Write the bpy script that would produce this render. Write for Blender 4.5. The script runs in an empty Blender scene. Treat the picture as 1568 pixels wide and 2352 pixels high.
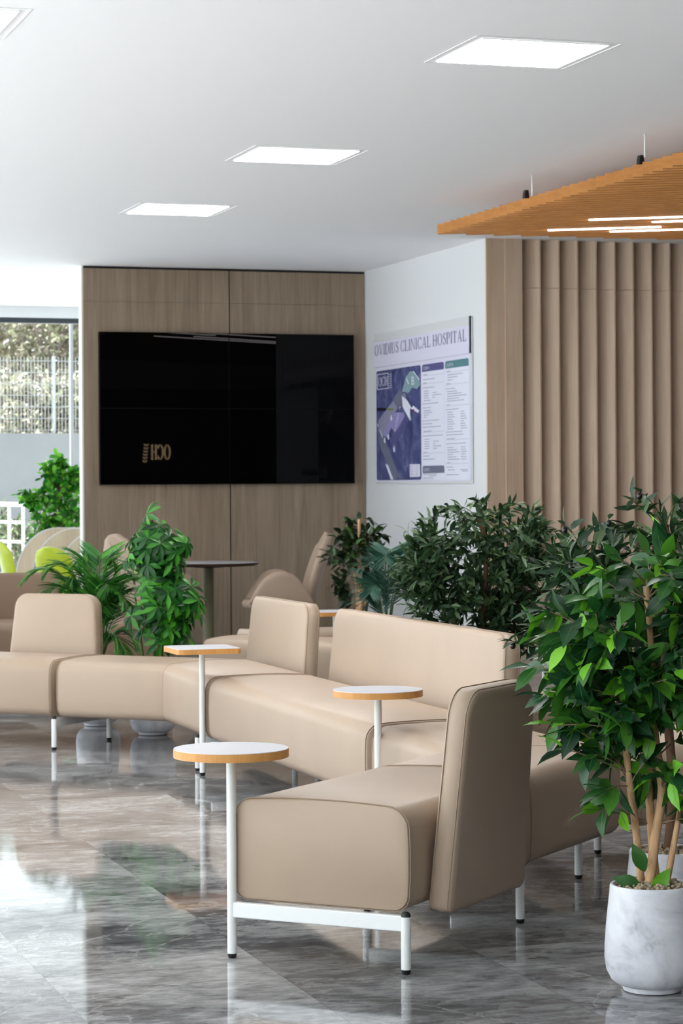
import bpy, bmesh, math, random
from math import sin, cos, pi, radians, sqrt
from mathutils import Vector, Matrix

random.seed(7)
S = bpy.context.scene
COL = S.collection

# ------------------------------------------------------------------ camera
F_PX, HORIZ, ROLL, EYE = 5553.0, 1118.0, 0.006, 1.4
YAW = radians(17.6)
CY, SY = cos(YAW), sin(YAW)
cam_data = bpy.data.cameras.new('camera')
cam = bpy.data.objects.new('camera', cam_data)
COL.objects.link(cam)
cam.location = (0, 0, EYE)
cam.rotation_mode = 'XYZ'
cam.matrix_world = (Matrix.Translation((0, 0, EYE)) @ Matrix.Rotation(-YAW, 4, 'Z')
                    @ Matrix.Rotation(ROLL, 4, 'Y') @ Matrix.Rotation(pi / 2, 4, 'X'))
cam_data.sensor_width = 36
cam_data.lens = 36 * F_PX / 2352
cam_data.shift_y = -(1176 - HORIZ) / 2352
cam_data.clip_end = 400
cam_data.clip_start = 0.1
cam_data.dof.use_dof = True
cam_data.dof.focus_distance = 7.4
cam_data.dof.aperture_fstop = 12.0
S.camera = cam

# ------------------------------------------------------------------ world, exposure
SKY = 1.6
world = bpy.data.worlds.new('sky')
S.world = world
world.use_nodes = True
bg = world.node_tree.nodes['Background']
bg.inputs[0].default_value = (0.90, 0.95, 1.0, 1)
bg.inputs[1].default_value = SKY
S.view_settings.view_transform = 'Standard'
S.view_settings.look = 'None'
S.view_settings.gamma = 1
S.view_settings.use_curve_mapping = False
S.view_settings.exposure = 1.2
LAMP = 16.0
S.cycles.use_denoising = True
S.cycles.max_bounces = 10
S.cycles.diffuse_bounces = 5
S.cycles.glossy_bounces = 4
S.cycles.transparent_max_bounces = 24
S.cycles.caustics_reflective = True
S.cycles.sample_clamp_indirect = 8.0
S.cycles.caustics_refractive = False

CEIL = 3.385


def portal(name, loc, rot, sx, sy):
    l = bpy.data.lights.new(name, 'AREA')
    l.shape = 'RECTANGLE'; l.size = sx; l.size_y = sy
    l.cycles.is_portal = True
    o = bpy.data.objects.new(name, l)
    o.location = loc; o.rotation_euler = rot
    COL.objects.link(o)
    return o


portal('window_daylight', (-3.9, 10.5, 1.65), (0, radians(-90), 0), 3.2, 31)
sun = bpy.data.lights.new('sun', 'SUN')
sun.energy = 18.0
sun.angle = radians(3)
sun.color = (0.96, 0.98, 1.0)
sun_ob = bpy.data.objects.new('sun', sun)
sun_ob.rotation_euler = Vector((0.80, -0.40, -0.68)).to_track_quat('-Z', 'Y').to_euler()
COL.objects.link(sun_ob)
portal('window_daylight', (1.5, 26.0, 1.65), (radians(-90), 0, 0), 10.8, 3.2)


# ------------------------------------------------------------------ pixel helpers (reference frame 1568 x 2352)
def room(X, Z):
    return (X * CY + Z * SY, -X * SY + Z * CY)


def ray(px, py):
    a, b = px - 784, 1176 - py
    x = a * cos(ROLL) + b * sin(ROLL)
    y = -a * sin(ROLL) + b * cos(ROLL) - (1176 - HORIZ)
    u, w = room(x / F_PX, 1.0)
    return Vector((u, w, y / F_PX))


def on_z(px, py, z):
    d = ray(px, py); t = (z - EYE) / d.z
    return Vector((d.x * t, d.y * t, z))


def on_w(px, py, w):
    d = ray(px, py); t = w / d.y
    return Vector((d.x * t, w, EYE + d.z * t))


def on_u(px, py, u):
    d = ray(px, py); t = u / d.x
    return Vector((u, d.y * t, EYE + d.z * t))


def at_depth(px, py, Z):
    d = ray(px, py)
    return Vector((d.x * Z, d.y * Z, EYE + d.z * Z))


# ------------------------------------------------------------------ materials
def new_mat(name):
    m = bpy.data.materials.new(name)
    m.use_nodes = True
    nt = m.node_tree
    return m, nt, nt.nodes['Principled BSDF']


def N(nt, typ, **kw):
    n = nt.nodes.new(typ)
    for k, v in kw.items():
        if k in n.inputs.keys() if hasattr(n.inputs, 'keys') else False:
            n.inputs[k].default_value = v
        else:
            setattr(n, k, v)
    return n


def ramp(nt, stops, interp='LINEAR'):
    r = nt.nodes.new('ShaderNodeValToRGB')
    r.color_ramp.interpolation = interp
    e = r.color_ramp.elements
    while len(e) < len(stops):
        e.new(0.5)
    for i, (p, c) in enumerate(stops):
        e[i].position = p
        e[i].color = (c[0], c[1], c[2], 1)
    return r


def coords(nt, scale=(1, 1, 1), loc=(0, 0, 0)):
    t = nt.nodes.new('ShaderNodeTexCoord')
    mp = nt.nodes.new('ShaderNodeMapping')
    mp.inputs['Scale'].default_value = scale
    mp.inputs['Location'].default_value = loc
    nt.links.new(t.outputs['Object'], mp.inputs['Vector'])
    return mp.outputs['Vector']


def noise(nt, vec, scale=5, detail=4, rough=0.5, dist=0.0):
    n = nt.nodes.new('ShaderNodeTexNoise')
    n.inputs['Scale'].default_value = scale
    n.inputs['Detail'].default_value = detail
    n.inputs['Roughness'].default_value = rough
    n.inputs['Distortion'].default_value = dist
    nt.links.new(vec, n.inputs['Vector'])
    return n.outputs['Fac']


def bump(nt, b, h, strength=0.1, dist=0.01):
    n = nt.nodes.new('ShaderNodeBump')
    n.inputs['Strength'].default_value = strength
    n.inputs['Distance'].default_value = dist
    nt.links.new(h, n.inputs['Height'])
    nt.links.new(n.outputs['Normal'], b.inputs['Normal'])


def plain(name, c, rough=0.5, spec=0.5, metal=0.0, vary=0.0, vscale=8, bstr=0.0, bscale=200):
    m, nt, b = new_mat(name)
    b.inputs['Base Color'].default_value = (*c, 1)
    b.inputs['Roughness'].default_value = rough
    b.inputs['Specular IOR Level'].default_value = spec
    b.inputs['Metallic'].default_value = metal
    v = coords(nt)
    if vary:
        r = ramp(nt, [(0.3, [x * (1 - vary) for x in c]), (0.7, [min(1, x * (1 + vary)) for x in c])])
        nt.links.new(noise(nt, v, vscale, 5), r.inputs[0])
        nt.links.new(r.outputs[0], b.inputs['Base Color'])
    if bstr:
        bump(nt, b, noise(nt, v, bscale, 3), bstr, 0.002)
    return m


def wood(name, dark, mid, light, scale=(9, 9, 0.55), rough=0.5, spec=0.3, plank=None, seed=0.0):
    m, nt, b = new_mat(name)
    v = coords(nt, scale, (seed, seed * 1.7, seed * 0.3))
    f1 = noise(nt, v, 1.6, 6, 0.62, 0.6)
    v2 = coords(nt, (scale[0] * 7, scale[1] * 7, scale[2] * 2.2))
    f2 = noise(nt, v2, 2.0, 3, 0.6)
    mx = nt.nodes.new('ShaderNodeMix'); mx.data_type = 'FLOAT'
    mx.inputs[0].default_value = 0.35
    nt.links.new(f1, mx.inputs[2]); nt.links.new(f2, mx.inputs[3])
    r = ramp(nt, [(0.30, dark), (0.5, mid), (0.70, light)])
    nt.links.new(mx.outputs[0], r.inputs[0])
    nt.links.new(r.outputs[0], b.inputs['Base Color'])
    b.inputs['Roughness'].default_value = rough
    b.inputs['Specular IOR Level'].default_value = spec
    bump(nt, b, mx.outputs[0], 0.08, 0.004)
    return m


def emit(name, c, s):
    m, nt, b = new_mat(name)
    b.inputs['Base Color'].default_value = (0.8, 0.8, 0.8, 1)
    b.inputs['Emission Color'].default_value = (*c, 1)
    b.inputs['Emission Strength'].default_value = s
    return m


def leaf_mat(name, stops, rough=0.42, transl=0.25, spec=0.4):
    m, nt, b = new_mat(name)
    g = nt.nodes.new('ShaderNodeNewGeometry')
    r = ramp(nt, stops)
    nt.links.new(g.outputs['Random Per Island'], r.inputs[0])
    nt.links.new(r.outputs[0], b.inputs['Base Color'])
    b.inputs['Roughness'].default_value = rough
    b.inputs['Specular IOR Level'].default_value = spec
    t = nt.nodes.new('ShaderNodeBsdfTranslucent')
    nt.links.new(r.outputs[0], t.inputs['Color'])
    mx = nt.nodes.new('ShaderNodeMixShader')
    mx.inputs[0].default_value = transl
    nt.links.new(b.outputs[0], mx.inputs[1]); nt.links.new(t.outputs[0], mx.inputs[2])
    nt.links.new(mx.outputs[0], nt.nodes['Material Output'].inputs['Surface'])
    return m


def glass_mat(name, tint=(0.96, 0.985, 0.98)):
    m, nt, b = new_mat(name)
    nt.nodes.remove(b)
    t = nt.nodes.new('ShaderNodeBsdfTransparent')
    t.inputs[0].default_value = (*tint, 1)
    g = nt.nodes.new('ShaderNodeBsdfGlossy')
    g.inputs['Roughness'].default_value = 0.01
    lw = nt.nodes.new('ShaderNodeFresnel')
    lw.inputs['IOR'].default_value = 1.25
    mx = nt.nodes.new('ShaderNodeMixShader')
    nt.links.new(lw.outputs[0], mx.inputs[0])
    nt.links.new(t.outputs[0], mx.inputs[1]); nt.links.new(g.outputs[0], mx.inputs[2])
    nt.links.new(mx.outputs[0], nt.nodes['Material Output'].inputs['Surface'])
    return m


def marble_floor():
    m, nt, b = new_mat('polished_grey_marble')
    L = nt.links.new
    tc = nt.nodes.new('ShaderNodeTexCoord')
    sep = nt.nodes.new('ShaderNodeSeparateXYZ')
    L(tc.outputs['Object'], sep.inputs[0])

    def mth(op, a, bb=None):
        n = nt.nodes.new('ShaderNodeMath'); n.operation = op
        for i, x in enumerate((a, bb)):
            if x is None: continue
            if isinstance(x, (int, float)): n.inputs[i].default_value = x
            else: L(x, n.inputs[i])
        return n.outputs[0]
    tu = mth('DIVIDE', mth('SUBTRACT', sep.outputs[0], 1.273), 0.65)
    tw = mth('DIVIDE', mth('SUBTRACT', sep.outputs[1], 0.35), 1.3)
    fu, fw = mth('FLOOR', tu), mth('FLOOR', tw)
    cmb = nt.nodes.new('ShaderNodeCombineXYZ'); L(fu, cmb.inputs[0]); L(fw, cmb.inputs[1])
    wn = nt.nodes.new('ShaderNodeTexWhiteNoise'); wn.noise_dimensions = '3D'
    L(cmb.outputs[0], wn.inputs['Vector'])
    sc = nt.nodes.new('ShaderNodeVectorMath'); sc.operation = 'SCALE'
    L(wn.outputs['Color'], sc.inputs[0]); sc.inputs['Scale'].default_value = 23.0
    add = nt.nodes.new('ShaderNodeVectorMath'); add.operation = 'ADD'
    L(tc.outputs['Object'], add.inputs[0]); L(sc.outputs[0], add.inputs[1])
    mp = nt.nodes.new('ShaderNodeMapping')
    mp.inputs['Scale'].default_value = (1.0, 1.5, 1.0)
    mp.inputs['Rotation'].default_value = (0, 0, radians(22))
    L(add.outputs[0], mp.inputs['Vector'])
    f1 = noise(nt, mp.outputs[0], 1.3, 10, 0.62, 0.9)
    mp2 = nt.nodes.new('ShaderNodeMapping')
    mp2.inputs['Scale'].default_value = (3.6, 7.0, 1.0)
    mp2.inputs['Rotation'].default_value = (0, 0, radians(25))
    L(add.outputs[0], mp2.inputs['Vector'])
    f2 = noise(nt, mp2.outputs[0], 3.2, 8, 0.7, 0.4)
    mx = nt.nodes.new('ShaderNodeMix'); mx.data_type = 'FLOAT'; mx.inputs[0].default_value = 0.45
    L(f1, mx.inputs[2]); L(f2, mx.inputs[3])
    r = ramp(nt, [(0.36, (0.040, 0.042, 0.047)), (0.45, (0.135, 0.136, 0.142)), (0.54, (0.285, 0.285, 0.288)), (0.66, (0.49, 0.487, 0.485))])
    L(mx.outputs[0], r.inputs[0])
    # pale veins
    mp3 = nt.nodes.new('ShaderNodeMapping'); mp3.inputs['Scale'].default_value = (1.0, 1.0, 1.0)
    L(add.outputs[0], mp3.inputs['Vector'])
    f3 = noise(nt, mp3.outputs[0], 1.1, 7, 0.6, 1.2)
    d = mth('ABSOLUTE', mth('SUBTRACT', f3, 0.5))
    vein = nt.nodes.new('ShaderNodeMapRange')
    vein.inputs['From Min'].default_value = 0.0; vein.inputs['From Max'].default_value = 0.012
    vein.inputs['To Min'].default_value = 0.42; vein.inputs['To Max'].default_value = 0.0
    L(d, vein.inputs['Value'])
    mc = nt.nodes.new('ShaderNodeMix'); mc.data_type = 'RGBA'
    L(vein.outputs[0], mc.inputs[0]); L(r.outputs[0], mc.inputs[6])
    mc.inputs[7].default_value = (0.5, 0.49, 0.47, 1)
    # per-tile tone
    tone = nt.nodes.new('ShaderNodeMapRange')
    tone.inputs['To Min'].default_value = 0.82; tone.inputs['To Max'].default_value = 1.2
    L(wn.outputs['Value'], tone.inputs['Value'])
    mt = nt.nodes.new('ShaderNodeMix'); mt.data_type = 'RGBA'; mt.blend_type = 'MULTIPLY'; mt.inputs[0].default_value = 1
    L(mc.outputs[2], mt.inputs[6]); L(tone.outputs[0], mt.inputs[7])
    # joints
    ju = mth('ABSOLUTE', mth('SUBTRACT', mth('FRACT', tu), 0.5))
    jw = mth('ABSOLUTE', mth('SUBTRACT', mth('FRACT', tw), 0.5))
    j = mth('MAXIMUM', mth('GREATER_THAN', ju, 0.5 - 0.0022), mth('GREATER_THAN', jw, 0.5 - 0.0011))
    mj = nt.nodes.new('ShaderNodeMix'); mj.data_type = 'RGBA'
    L(mth('MULTIPLY', j, 0.5), mj.inputs[0]); L(mt.outputs[2], mj.inputs[6]); mj.inputs[7].default_value = (0.08, 0.08, 0.08, 1)
    L(mj.outputs[2], b.inputs['Base Color'])
    b.inputs['Roughness'].default_value = 0.05
    b.inputs['Specular IOR Level'].default_value = 0.36
    bump(nt, b, noise(nt, tc.outputs['Object'], 1.6, 2), 0.012, 0.05)
    return m


M = {}
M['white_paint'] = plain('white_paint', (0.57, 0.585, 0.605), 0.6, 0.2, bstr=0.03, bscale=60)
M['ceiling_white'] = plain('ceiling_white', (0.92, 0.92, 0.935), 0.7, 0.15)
M['floor'] = marble_floor()
M['oak_grey'] = wood('grey_brown_oak', (0.165, 0.120, 0.080), (0.245, 0.185, 0.128), (0.32, 0.25, 0.18))
M['oak_pale'] = wood('pale_oak_board', (0.42, 0.305, 0.215), (0.53, 0.40, 0.295), (0.61, 0.48, 0.365), seed=3.1)
M['walnut'] = wood('dark_walnut', (0.045, 0.028, 0.018), (0.075, 0.048, 0.03), (0.11, 0.07, 0.045), seed=8)
M['oak_plinth'] = wood('plinth_oak', (0.40, 0.32, 0.25), (0.47, 0.38, 0.30), (0.52, 0.43, 0.35), scale=(0.7, 9, 9), seed=5)
M['orange_wood'] = wood('orange_veneer', (0.42, 0.17, 0.040), (0.53, 0.23, 0.060), (0.62, 0.29, 0.085), scale=(2.0, 9, 30), rough=0.55, seed=1.2)
M['edge_wood'] = wood('orange_edge_band', (0.48, 0.22, 0.06), (0.60, 0.29, 0.085), (0.68, 0.36, 0.12), scale=(18, 18, 2), rough=0.45, seed=2.2)
M['birch'] = wood('pale_birch', (0.44, 0.36, 0.26), (0.54, 0.45, 0.33), (0.62, 0.53, 0.41), scale=(6, 6, 0.8), seed=6)
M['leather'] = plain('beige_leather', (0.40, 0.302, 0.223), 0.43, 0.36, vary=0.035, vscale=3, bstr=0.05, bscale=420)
M['leather_shaded'] = plain('shaded_leather', (0.20, 0.135, 0.09), 0.45, 0.35, vary=0.04, vscale=3, bstr=0.05, bscale=420)  # shade of the far sofa put into its leather colour
M['seam'] = plain('beige_seam', (0.35, 0.265, 0.195), 0.6, 0.2)
M['chair_shell'] = plain('taupe_upholstery', (0.37, 0.275, 0.205), 0.55, 0.3, vary=0.04, bstr=0.06, bscale=300)
M['white_metal'] = plain('white_powder_coat', (0.80, 0.82, 0.81), 0.35, 0.45)
M['black_rubber'] = plain('black_rubber', (0.012, 0.012, 0.013), 0.4, 0.4)
M['black'] = plain('matt_black', (0.008, 0.008, 0.009), 0.5, 0.3)
M['dark_frame'] = plain('anthracite_frame', (0.018, 0.025, 0.032), 0.4, 0.4)
M['laminate'] = plain('white_laminate', (0.64, 0.64, 0.68), 0.28, 0.45)
M['screen'] = plain('black_screen_glass', (0.0012, 0.0012, 0.0014), 0.008, 0.08)
M['bezel'] = plain('black_bezel', (0.003, 0.003, 0.004), 0.5, 0.1)
M['olive_metal'] = plain('olive_powder_coat', (0.125, 0.118, 0.062), 0.45, 0.4)
M['table_dark'] = plain('dark_brown_edge', (0.06, 0.032, 0.02), 0.5, 0.3)
M['table_grey'] = plain('grey_table_laminate', (0.42, 0.42, 0.44), 0.3, 0.45)
M['lime'] = plain('lime_plastic', (0.36, 0.44, 0.012), 0.42, 0.4)
M['cap'] = plain('pale_grey_edge', (0.60, 0.60, 0.57), 0.6, 0.2)
M['glass'] = glass_mat('window_glass')
M['glass_dimmed'] = glass_mat('dimmed_window_glass', (0.66, 0.70, 0.69))  # tint added to darken the overbright view outdoors
M['lamp'] = emit('lamp_diffuser', (1.0, 0.985, 0.96), LAMP)
M['led'] = emit('led_strip', (0.95, 0.92, 1.0), 9.0)
M['sign_glow'] = emit('warm_backlit_letter', (1.0, 0.72, 0.42), 9.0)
M['bark'] = wood('tan_bark', (0.30, 0.16, 0.08), (0.56, 0.35, 0.19), (0.68, 0.45, 0.27), scale=(30, 30, 6), rough=0.8, spec=0.15, seed=4)
M['bark_dark'] = wood('brown_bark', (0.09, 0.05, 0.03), (0.16, 0.09, 0.055), (0.23, 0.14, 0.085), scale=(30, 30, 6), rough=0.8, spec=0.15)
M['twig'] = plain('grey_twig', (0.26, 0.19, 0.12), 0.7, 0.2)
M['green_stem'] = plain('green_stem', (0.07, 0.13, 0.02), 0.6, 0.3)
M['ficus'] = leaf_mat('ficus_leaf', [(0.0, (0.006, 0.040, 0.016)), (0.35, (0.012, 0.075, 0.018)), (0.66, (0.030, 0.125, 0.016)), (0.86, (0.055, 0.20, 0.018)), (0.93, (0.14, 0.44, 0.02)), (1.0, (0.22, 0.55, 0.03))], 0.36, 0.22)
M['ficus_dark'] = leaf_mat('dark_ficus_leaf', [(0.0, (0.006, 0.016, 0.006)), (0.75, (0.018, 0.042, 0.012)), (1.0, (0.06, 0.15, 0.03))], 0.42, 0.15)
M['olive_leaf'] = leaf_mat('olive_leaf', [(0.0, (0.010, 0.030, 0.012)), (0.45, (0.024, 0.064, 0.024)), (0.8, (0.050, 0.105, 0.038)), (1.0, (0.15, 0.23, 0.10))], 0.45, 0.18)
M['scheff'] = leaf_mat('umbrella_plant_leaf', [(0.0, (0.004, 0.045, 0.008)), (0.5, (0.012, 0.12, 0.012)), (1.0, (0.07, 0.34, 0.02))], 0.4, 0.25)
M['palm_leaf'] = leaf_mat('palm_leaf', [(0.0, (0.012, 0.09, 0.015)), (0.5, (0.035, 0.20, 0.025)), (1.0, (0.12, 0.42, 0.045))], 0.42, 0.25)
M['palm_blue'] = leaf_mat('bluish_palm_leaf', [(0.0, (0.02, 0.07, 0.05)), (1.0, (0.05, 0.15, 0.10))], 0.42, 0.2)
M['shrub'] = leaf_mat('round_shrub_leaf', [(0.0, (0.01, 0.10, 0.012)), (0.5, (0.04, 0.25, 0.02)), (1.0, (0.20, 0.55, 0.04))], 0.42, 0.35)
M['hill'] = leaf_mat('hillside_leaf', [(0.0, (0.20, 0.20, 0.13)), (0.35, (0.32, 0.33, 0.22)), (0.6, (0.38, 0.33, 0.28)), (0.85, (0.44, 0.40, 0.35)), (1.0, (0.42, 0.46, 0.26))], 0.7, 0.3, 0.1)
M['lime_leaf'] = leaf_mat('spring_leaf', [(0.0, (0.12, 0.26, 0.03)), (1.0, (0.30, 0.42, 0.08))], 0.6, 0.4)
M['midrib'] = plain('pale_leaf_midrib', (0.10, 0.20, 0.05), 0.5, 0.3)
M['fruit'] = plain('black_olive', (0.012, 0.008, 0.010), 0.25, 0.5)
M['gravel'] = plain('pale_gravel', (0.36, 0.29, 0.20), 0.8, 0.2, vary=0.3, vscale=60)
M['concrete_out'] = plain('pale_render_wall', (0.20, 0.205, 0.215), 0.8, 0.1, vary=0.06, vscale=1.5)
M['paving'] = plain('pale_paving', (0.56, 0.555, 0.54), 0.8, 0.1, vary=0.06, vscale=2)
M['earth'] = plain('hillside_earth', (0.22, 0.19, 0.14), 0.9, 0.1, vary=0.3, vscale=1.2)
M['fence'] = plain('galvanised_fence', (0.30, 0.32, 0.325), 0.5, 0.4)
M['garden'] = leaf_mat('garden_leaf', [(0.0, (0.04, 0.06, 0.03)), (0.6, (0.09, 0.13, 0.06)), (1.0, (0.16, 0.20, 0.08))], 0.6, 0.2)
M['rail_white'] = plain('greyed_white_rail', (0.42, 0.43, 0.43), 0.5, 0.3)  # white lowered to an even mid grey
M['pale_bark'] = plain('pale_tree_bark', (0.27, 0.235, 0.205), 0.9, 0.1, vary=0.2, vscale=6)


def pot_mat():
    m, nt, b = new_mat('white_cement_pot')
    v = coords(nt, (1, 1, 1))
    r = ramp(nt, [(0.30, (0.36, 0.37, 0.40)), (0.44, (0.60, 0.61, 0.65)), (0.6, (0.72, 0.73, 0.77))])
    nt.links.new(noise(nt, v, 7, 7, 0.65, 0.8), r.inputs[0])
    f = noise(nt, coords(nt, (22, 22, 10), (3, 1, 2)), 1.4, 6, 0.7, 1.5)
    k = nt.nodes.new('ShaderNodeMapRange')
    k.inputs['From Min'].default_value = 0.70; k.inputs['From Max'].default_value = 0.78
    k.inputs['To Min'].default_value = 0.0; k.inputs['To Max'].default_value = 0.6
    nt.links.new(f, k.inputs['Value'])
    mx = nt.nodes.new('ShaderNodeMix'); mx.data_type = 'RGBA'
    nt.links.new(k.outputs[0], mx.inputs[0]); nt.links.new(r.outputs[0], mx.inputs[6])
    mx.inputs[7].default_value = (0.24, 0.25, 0.28, 1)
    nt.links.new(mx.outputs[2], b.inputs['Base Color'])
    b.inputs['Roughness'].default_value = 0.5
    b.inputs['Specular IOR Level'].default_value = 0.3
    return m


M['pot'] = pot_mat()


def map_mat():
    m, nt, b = new_mat('printed_aerial_map')
    r = ramp(nt, [(0.32, (0.030, 0.034, 0.11)), (0.5, (0.065, 0.075, 0.19)), (0.68, (0.15, 0.16, 0.30))])
    nt.links.new(noise(nt, coords(nt, (1, 1, 1)), 9, 6, 0.7, 0.5), r.inputs[0])
    nt.links.new(r.outputs[0], b.inputs['Base Color'])
    b.inputs['Roughness'].default_value = 0.3
    return m


M['map'] = map_mat()
M['acrylic'] = plain('frosted_acrylic', (0.56, 0.58, 0.60), 0.25, 0.4)
M['sign_white'] = plain('lilac_white_print', (0.60, 0.59, 0.72), 0.3, 0.4)
M['sign_navy'] = plain('navy_print', (0.055, 0.055, 0.15), 0.4, 0.3)
M['sign_indigo'] = plain('indigo_print', (0.085, 0.085, 0.21), 0.4, 0.3)
M['sign_teal'] = plain('teal_print', (0.08, 0.19, 0.21), 0.4, 0.3)
M['sign_slate'] = plain('slate_print', (0.13, 0.14, 0.21), 0.4, 0.3)
M['sign_grey'] = plain('grey_print', (0.22, 0.22, 0.32), 0.4, 0.3)
M['sign_pale'] = plain('pale_print', (0.62, 0.64, 0.74), 0.4, 0.3)
M['sign_violet'] = plain('violet_print', (0.24, 0.22, 0.44), 0.4, 0.3)
M['sign_mint'] = plain('grey_green_print', (0.20, 0.30, 0.33), 0.4, 0.3)
M['sign_black'] = plain('black_print', (0.01, 0.01, 0.02), 0.4, 0.3)


# ------------------------------------------------------------------ mesh builder
def V(*a):
    return Vector(a)


class MB:
    def __init__(s):
        s.v = []; s.f = []

    def add(s, verts, faces):
        o = len(s.v)
        s.v += [tuple(p) for p in verts]
        s.f += [tuple(i + o for i in f) for f in faces]
        return s

    def box(s, lo, hi):
        x0, y0, z0 = lo; x1, y1, z1 = hi
        return s.add([(x0, y0, z0), (x1, y0, z0), (x1, y1, z0), (x0, y1, z0), (x0, y0, z1), (x1, y0, z1), (x1, y1, z1), (x0, y1, z1)],
                     [(0, 3, 2, 1), (4, 5, 6, 7), (0, 1, 5, 4), (1, 2, 6, 5), (2, 3, 7, 6), (3, 0, 4, 7)])

    def beam(s, a, b, width, z0, z1):
        a = Vector((a[0], a[1])); b = Vector((b[0], b[1]))
        d = (b - a).normalized(); n = Vector((-d.y, d.x)) * width / 2
        q = [a - n, b - n, b + n, a + n]
        return s.prism([(p.x, p.y) for p in q], z0, z1)

    def prism(s, poly, z0, z1):
        n = len(poly)
        vs = [(x, y, z0) for x, y in poly] + [(x, y, z1) for x, y in poly]
        fs = [tuple(range(n - 1, -1, -1)), tuple(range(n, 2 * n))]
        fs += [(i, (i + 1) % n, n + (i + 1) % n, n + i) for i in range(n)]
        return s.add(vs, fs)

    def rings(s, rings, cap0=True, cap1=True, closed=True):
        n = len(rings[0]); vs = []; fs = []
        for r in rings: vs += r
        m = n if closed else n - 1
        for k in range(len(rings) - 1):
            for i in range(m):
                j = (i + 1) % n
                fs.append((k * n + i, k * n + j, (k + 1) * n + j, (k + 1) * n + i))
        if cap0: fs.append(tuple(range(n - 1, -1, -1)))
        if cap1: fs.append(tuple(range((len(rings) - 1) * n, len(rings) * n)))
        return s.add(vs, fs)

    def tube(s, pts, r, n=8, caps=True, closed=False):
        pts = [Vector(p) for p in pts]
        rs = r if isinstance(r, (list, tuple)) else [r] * len(pts)
        m = len(pts); rings = []
        up = None
        for i, p in enumerate(pts):
            if closed: t = pts[(i + 1) % m] - pts[i - 1]
            else: t = pts[min(i + 1, m - 1)] - pts[max(i - 1, 0)]
            if t.length < 1e-9: t = Vector((0, 0, 1))
            t.normalize()
            if up is None:
                up = Vector((0, 0, 1)) if abs(t.z) < 0.9 else Vector((1, 0, 0))
            a = up - t * up.dot(t)
            if a.length < 1e-6: a = t.orthogonal()
            a.normalize(); b = t.cross(a); up = a
            rings.append([p + (a * cos(2 * pi * k / n) + b * sin(2 * pi * k / n)) * rs[i] for k in range(n)])
        if closed: rings.append(rings[0])
        return s.rings(rings, caps and not closed, caps and not closed)

    def lathe(s, prof, c=(0, 0, 0), n=32, cap=True):
        rings = [[(c[0] + r * cos(2 * pi * k / n), c[1] + r * sin(2 * pi * k / n), c[2] + z) for k in range(n)] for r, z in prof]
        return s.rings(rings, cap, cap)

    def ball(s, c, rx, ry=None, rz=None, n=10, m=6):
        ry = ry or rx; rz = rz or rx
        vs = [(c[0], c[1], c[2] - rz)]
        for j in range(1, m):
            a = -pi / 2 + pi * j / m
            vs += [(c[0] + rx * cos(a) * cos(2 * pi * k / n), c[1] + ry * cos(a) * sin(2 * pi * k / n), c[2] + rz * sin(a)) for k in range(n)]
        vs.append((c[0], c[1], c[2] + rz))
        fs = [(0, 1 + (k + 1) % n, 1 + k) for k in range(n)]
        for j in range(m - 2):
            o = 1 + j * n
            fs += [(o + k, o + (k + 1) % n, o + n + (k + 1) % n, o + n + k) for k in range(n)]
        o = 1 + (m - 2) * n; t = len(vs) - 1
        fs += [(o + k, o + (k + 1) % n, t) for k in range(n)]
        return s.add(vs, fs)

    def leaf(s, p, d, nrm, L, W, prof, curl=0.3, fold=0.25, wave=0.0, rib=None):
        d = d.normalized()
        side = d.cross(nrm)
        if side.length < 1e-5: side = d.orthogonal()
        side.normalize(); up = side.cross(d)
        vs = []; fs = []; ph = random.uniform(0, 6)
        for t, w in prof:
            bend = curl * t * t * L
            c = p + d * (t * L) - up * bend
            hw = w * W / 2
            lift = fold * hw + wave * L * sin(ph + t * 9)
            if w < 1e-6:
                vs.append(c); continue
            vs += [c + side * hw + up * lift, c, c - side * hw + up * (fold * hw + wave * L * sin(ph + 2 + t * 9))]
        if rib is not None:
            for sgn in (-1, 1):
                q = []
                for t in (0.0, 0.25, 0.5, 0.75, 0.95):
                    c = p + d * (t * L) - up * (curl * t * t * L) + up * (sgn * 0.0007)
                    rw = 0.0011 * (1.15 - t)
                    q += [c + side * rw + up * (fold * rw + (0.0004 if sgn > 0 else 0)), c - side * rw + up * (fold * rw + (0.0004 if sgn > 0 else 0))]
                rib.add(q, [(2 * i, 2 * i + 1, 2 * i + 3, 2 * i + 2) for i in range(4)])
        # index layout
        idx = []; k = 0
        for t, w in prof:
            if w < 1e-6: idx.append((k, k, k)); k += 1
            else: idx.append((k, k + 1, k + 2)); k += 3
        for a, b in zip(idx, idx[1:]):
            for i in (0, 1):
                q = [a[i], a[i + 1], b[i + 1], b[i]]
                u = []
                for x in q:
                    if x not in u: u.append(x)
                if len(u) > 2: fs.append(tuple(u))
        return s.add(vs, fs)

    def build(s, name, mat, parent=None, origin=(0, 0, 0), smooth=None, bevel=None, seg=3):
        me = bpy.data.meshes.new(name)
        ox, oy, oz = origin
        me.from_pydata([(x - ox, y - oy, z - oz) for x, y, z in s.v], [], s.f)
        me.materials.append(mat)
        if not s_is_leafy(s): fix_normals(me)
        if smooth is not None:
            for p in me.polygons: p.use_smooth = True
            if smooth > 0: me.set_sharp_from_angle(angle=radians(smooth))
        me.update()
        o = bpy.data.objects.new(name, me)
        COL.objects.link(o)
        if parent is not None: o.parent = parent
        elif origin != (0, 0, 0): o.location = origin
        if bevel:
            md = o.modifiers.new('bevel', 'BEVEL'); md.width = bevel; md.segments = seg
            md.limit_method = 'ANGLE'; md.angle_limit = radians(40)
            for p in me.polygons: p.use_smooth = True
            md.harden_normals = True
        return o


def s_is_leafy(s):
    return getattr(s, 'leafy', False)


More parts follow.
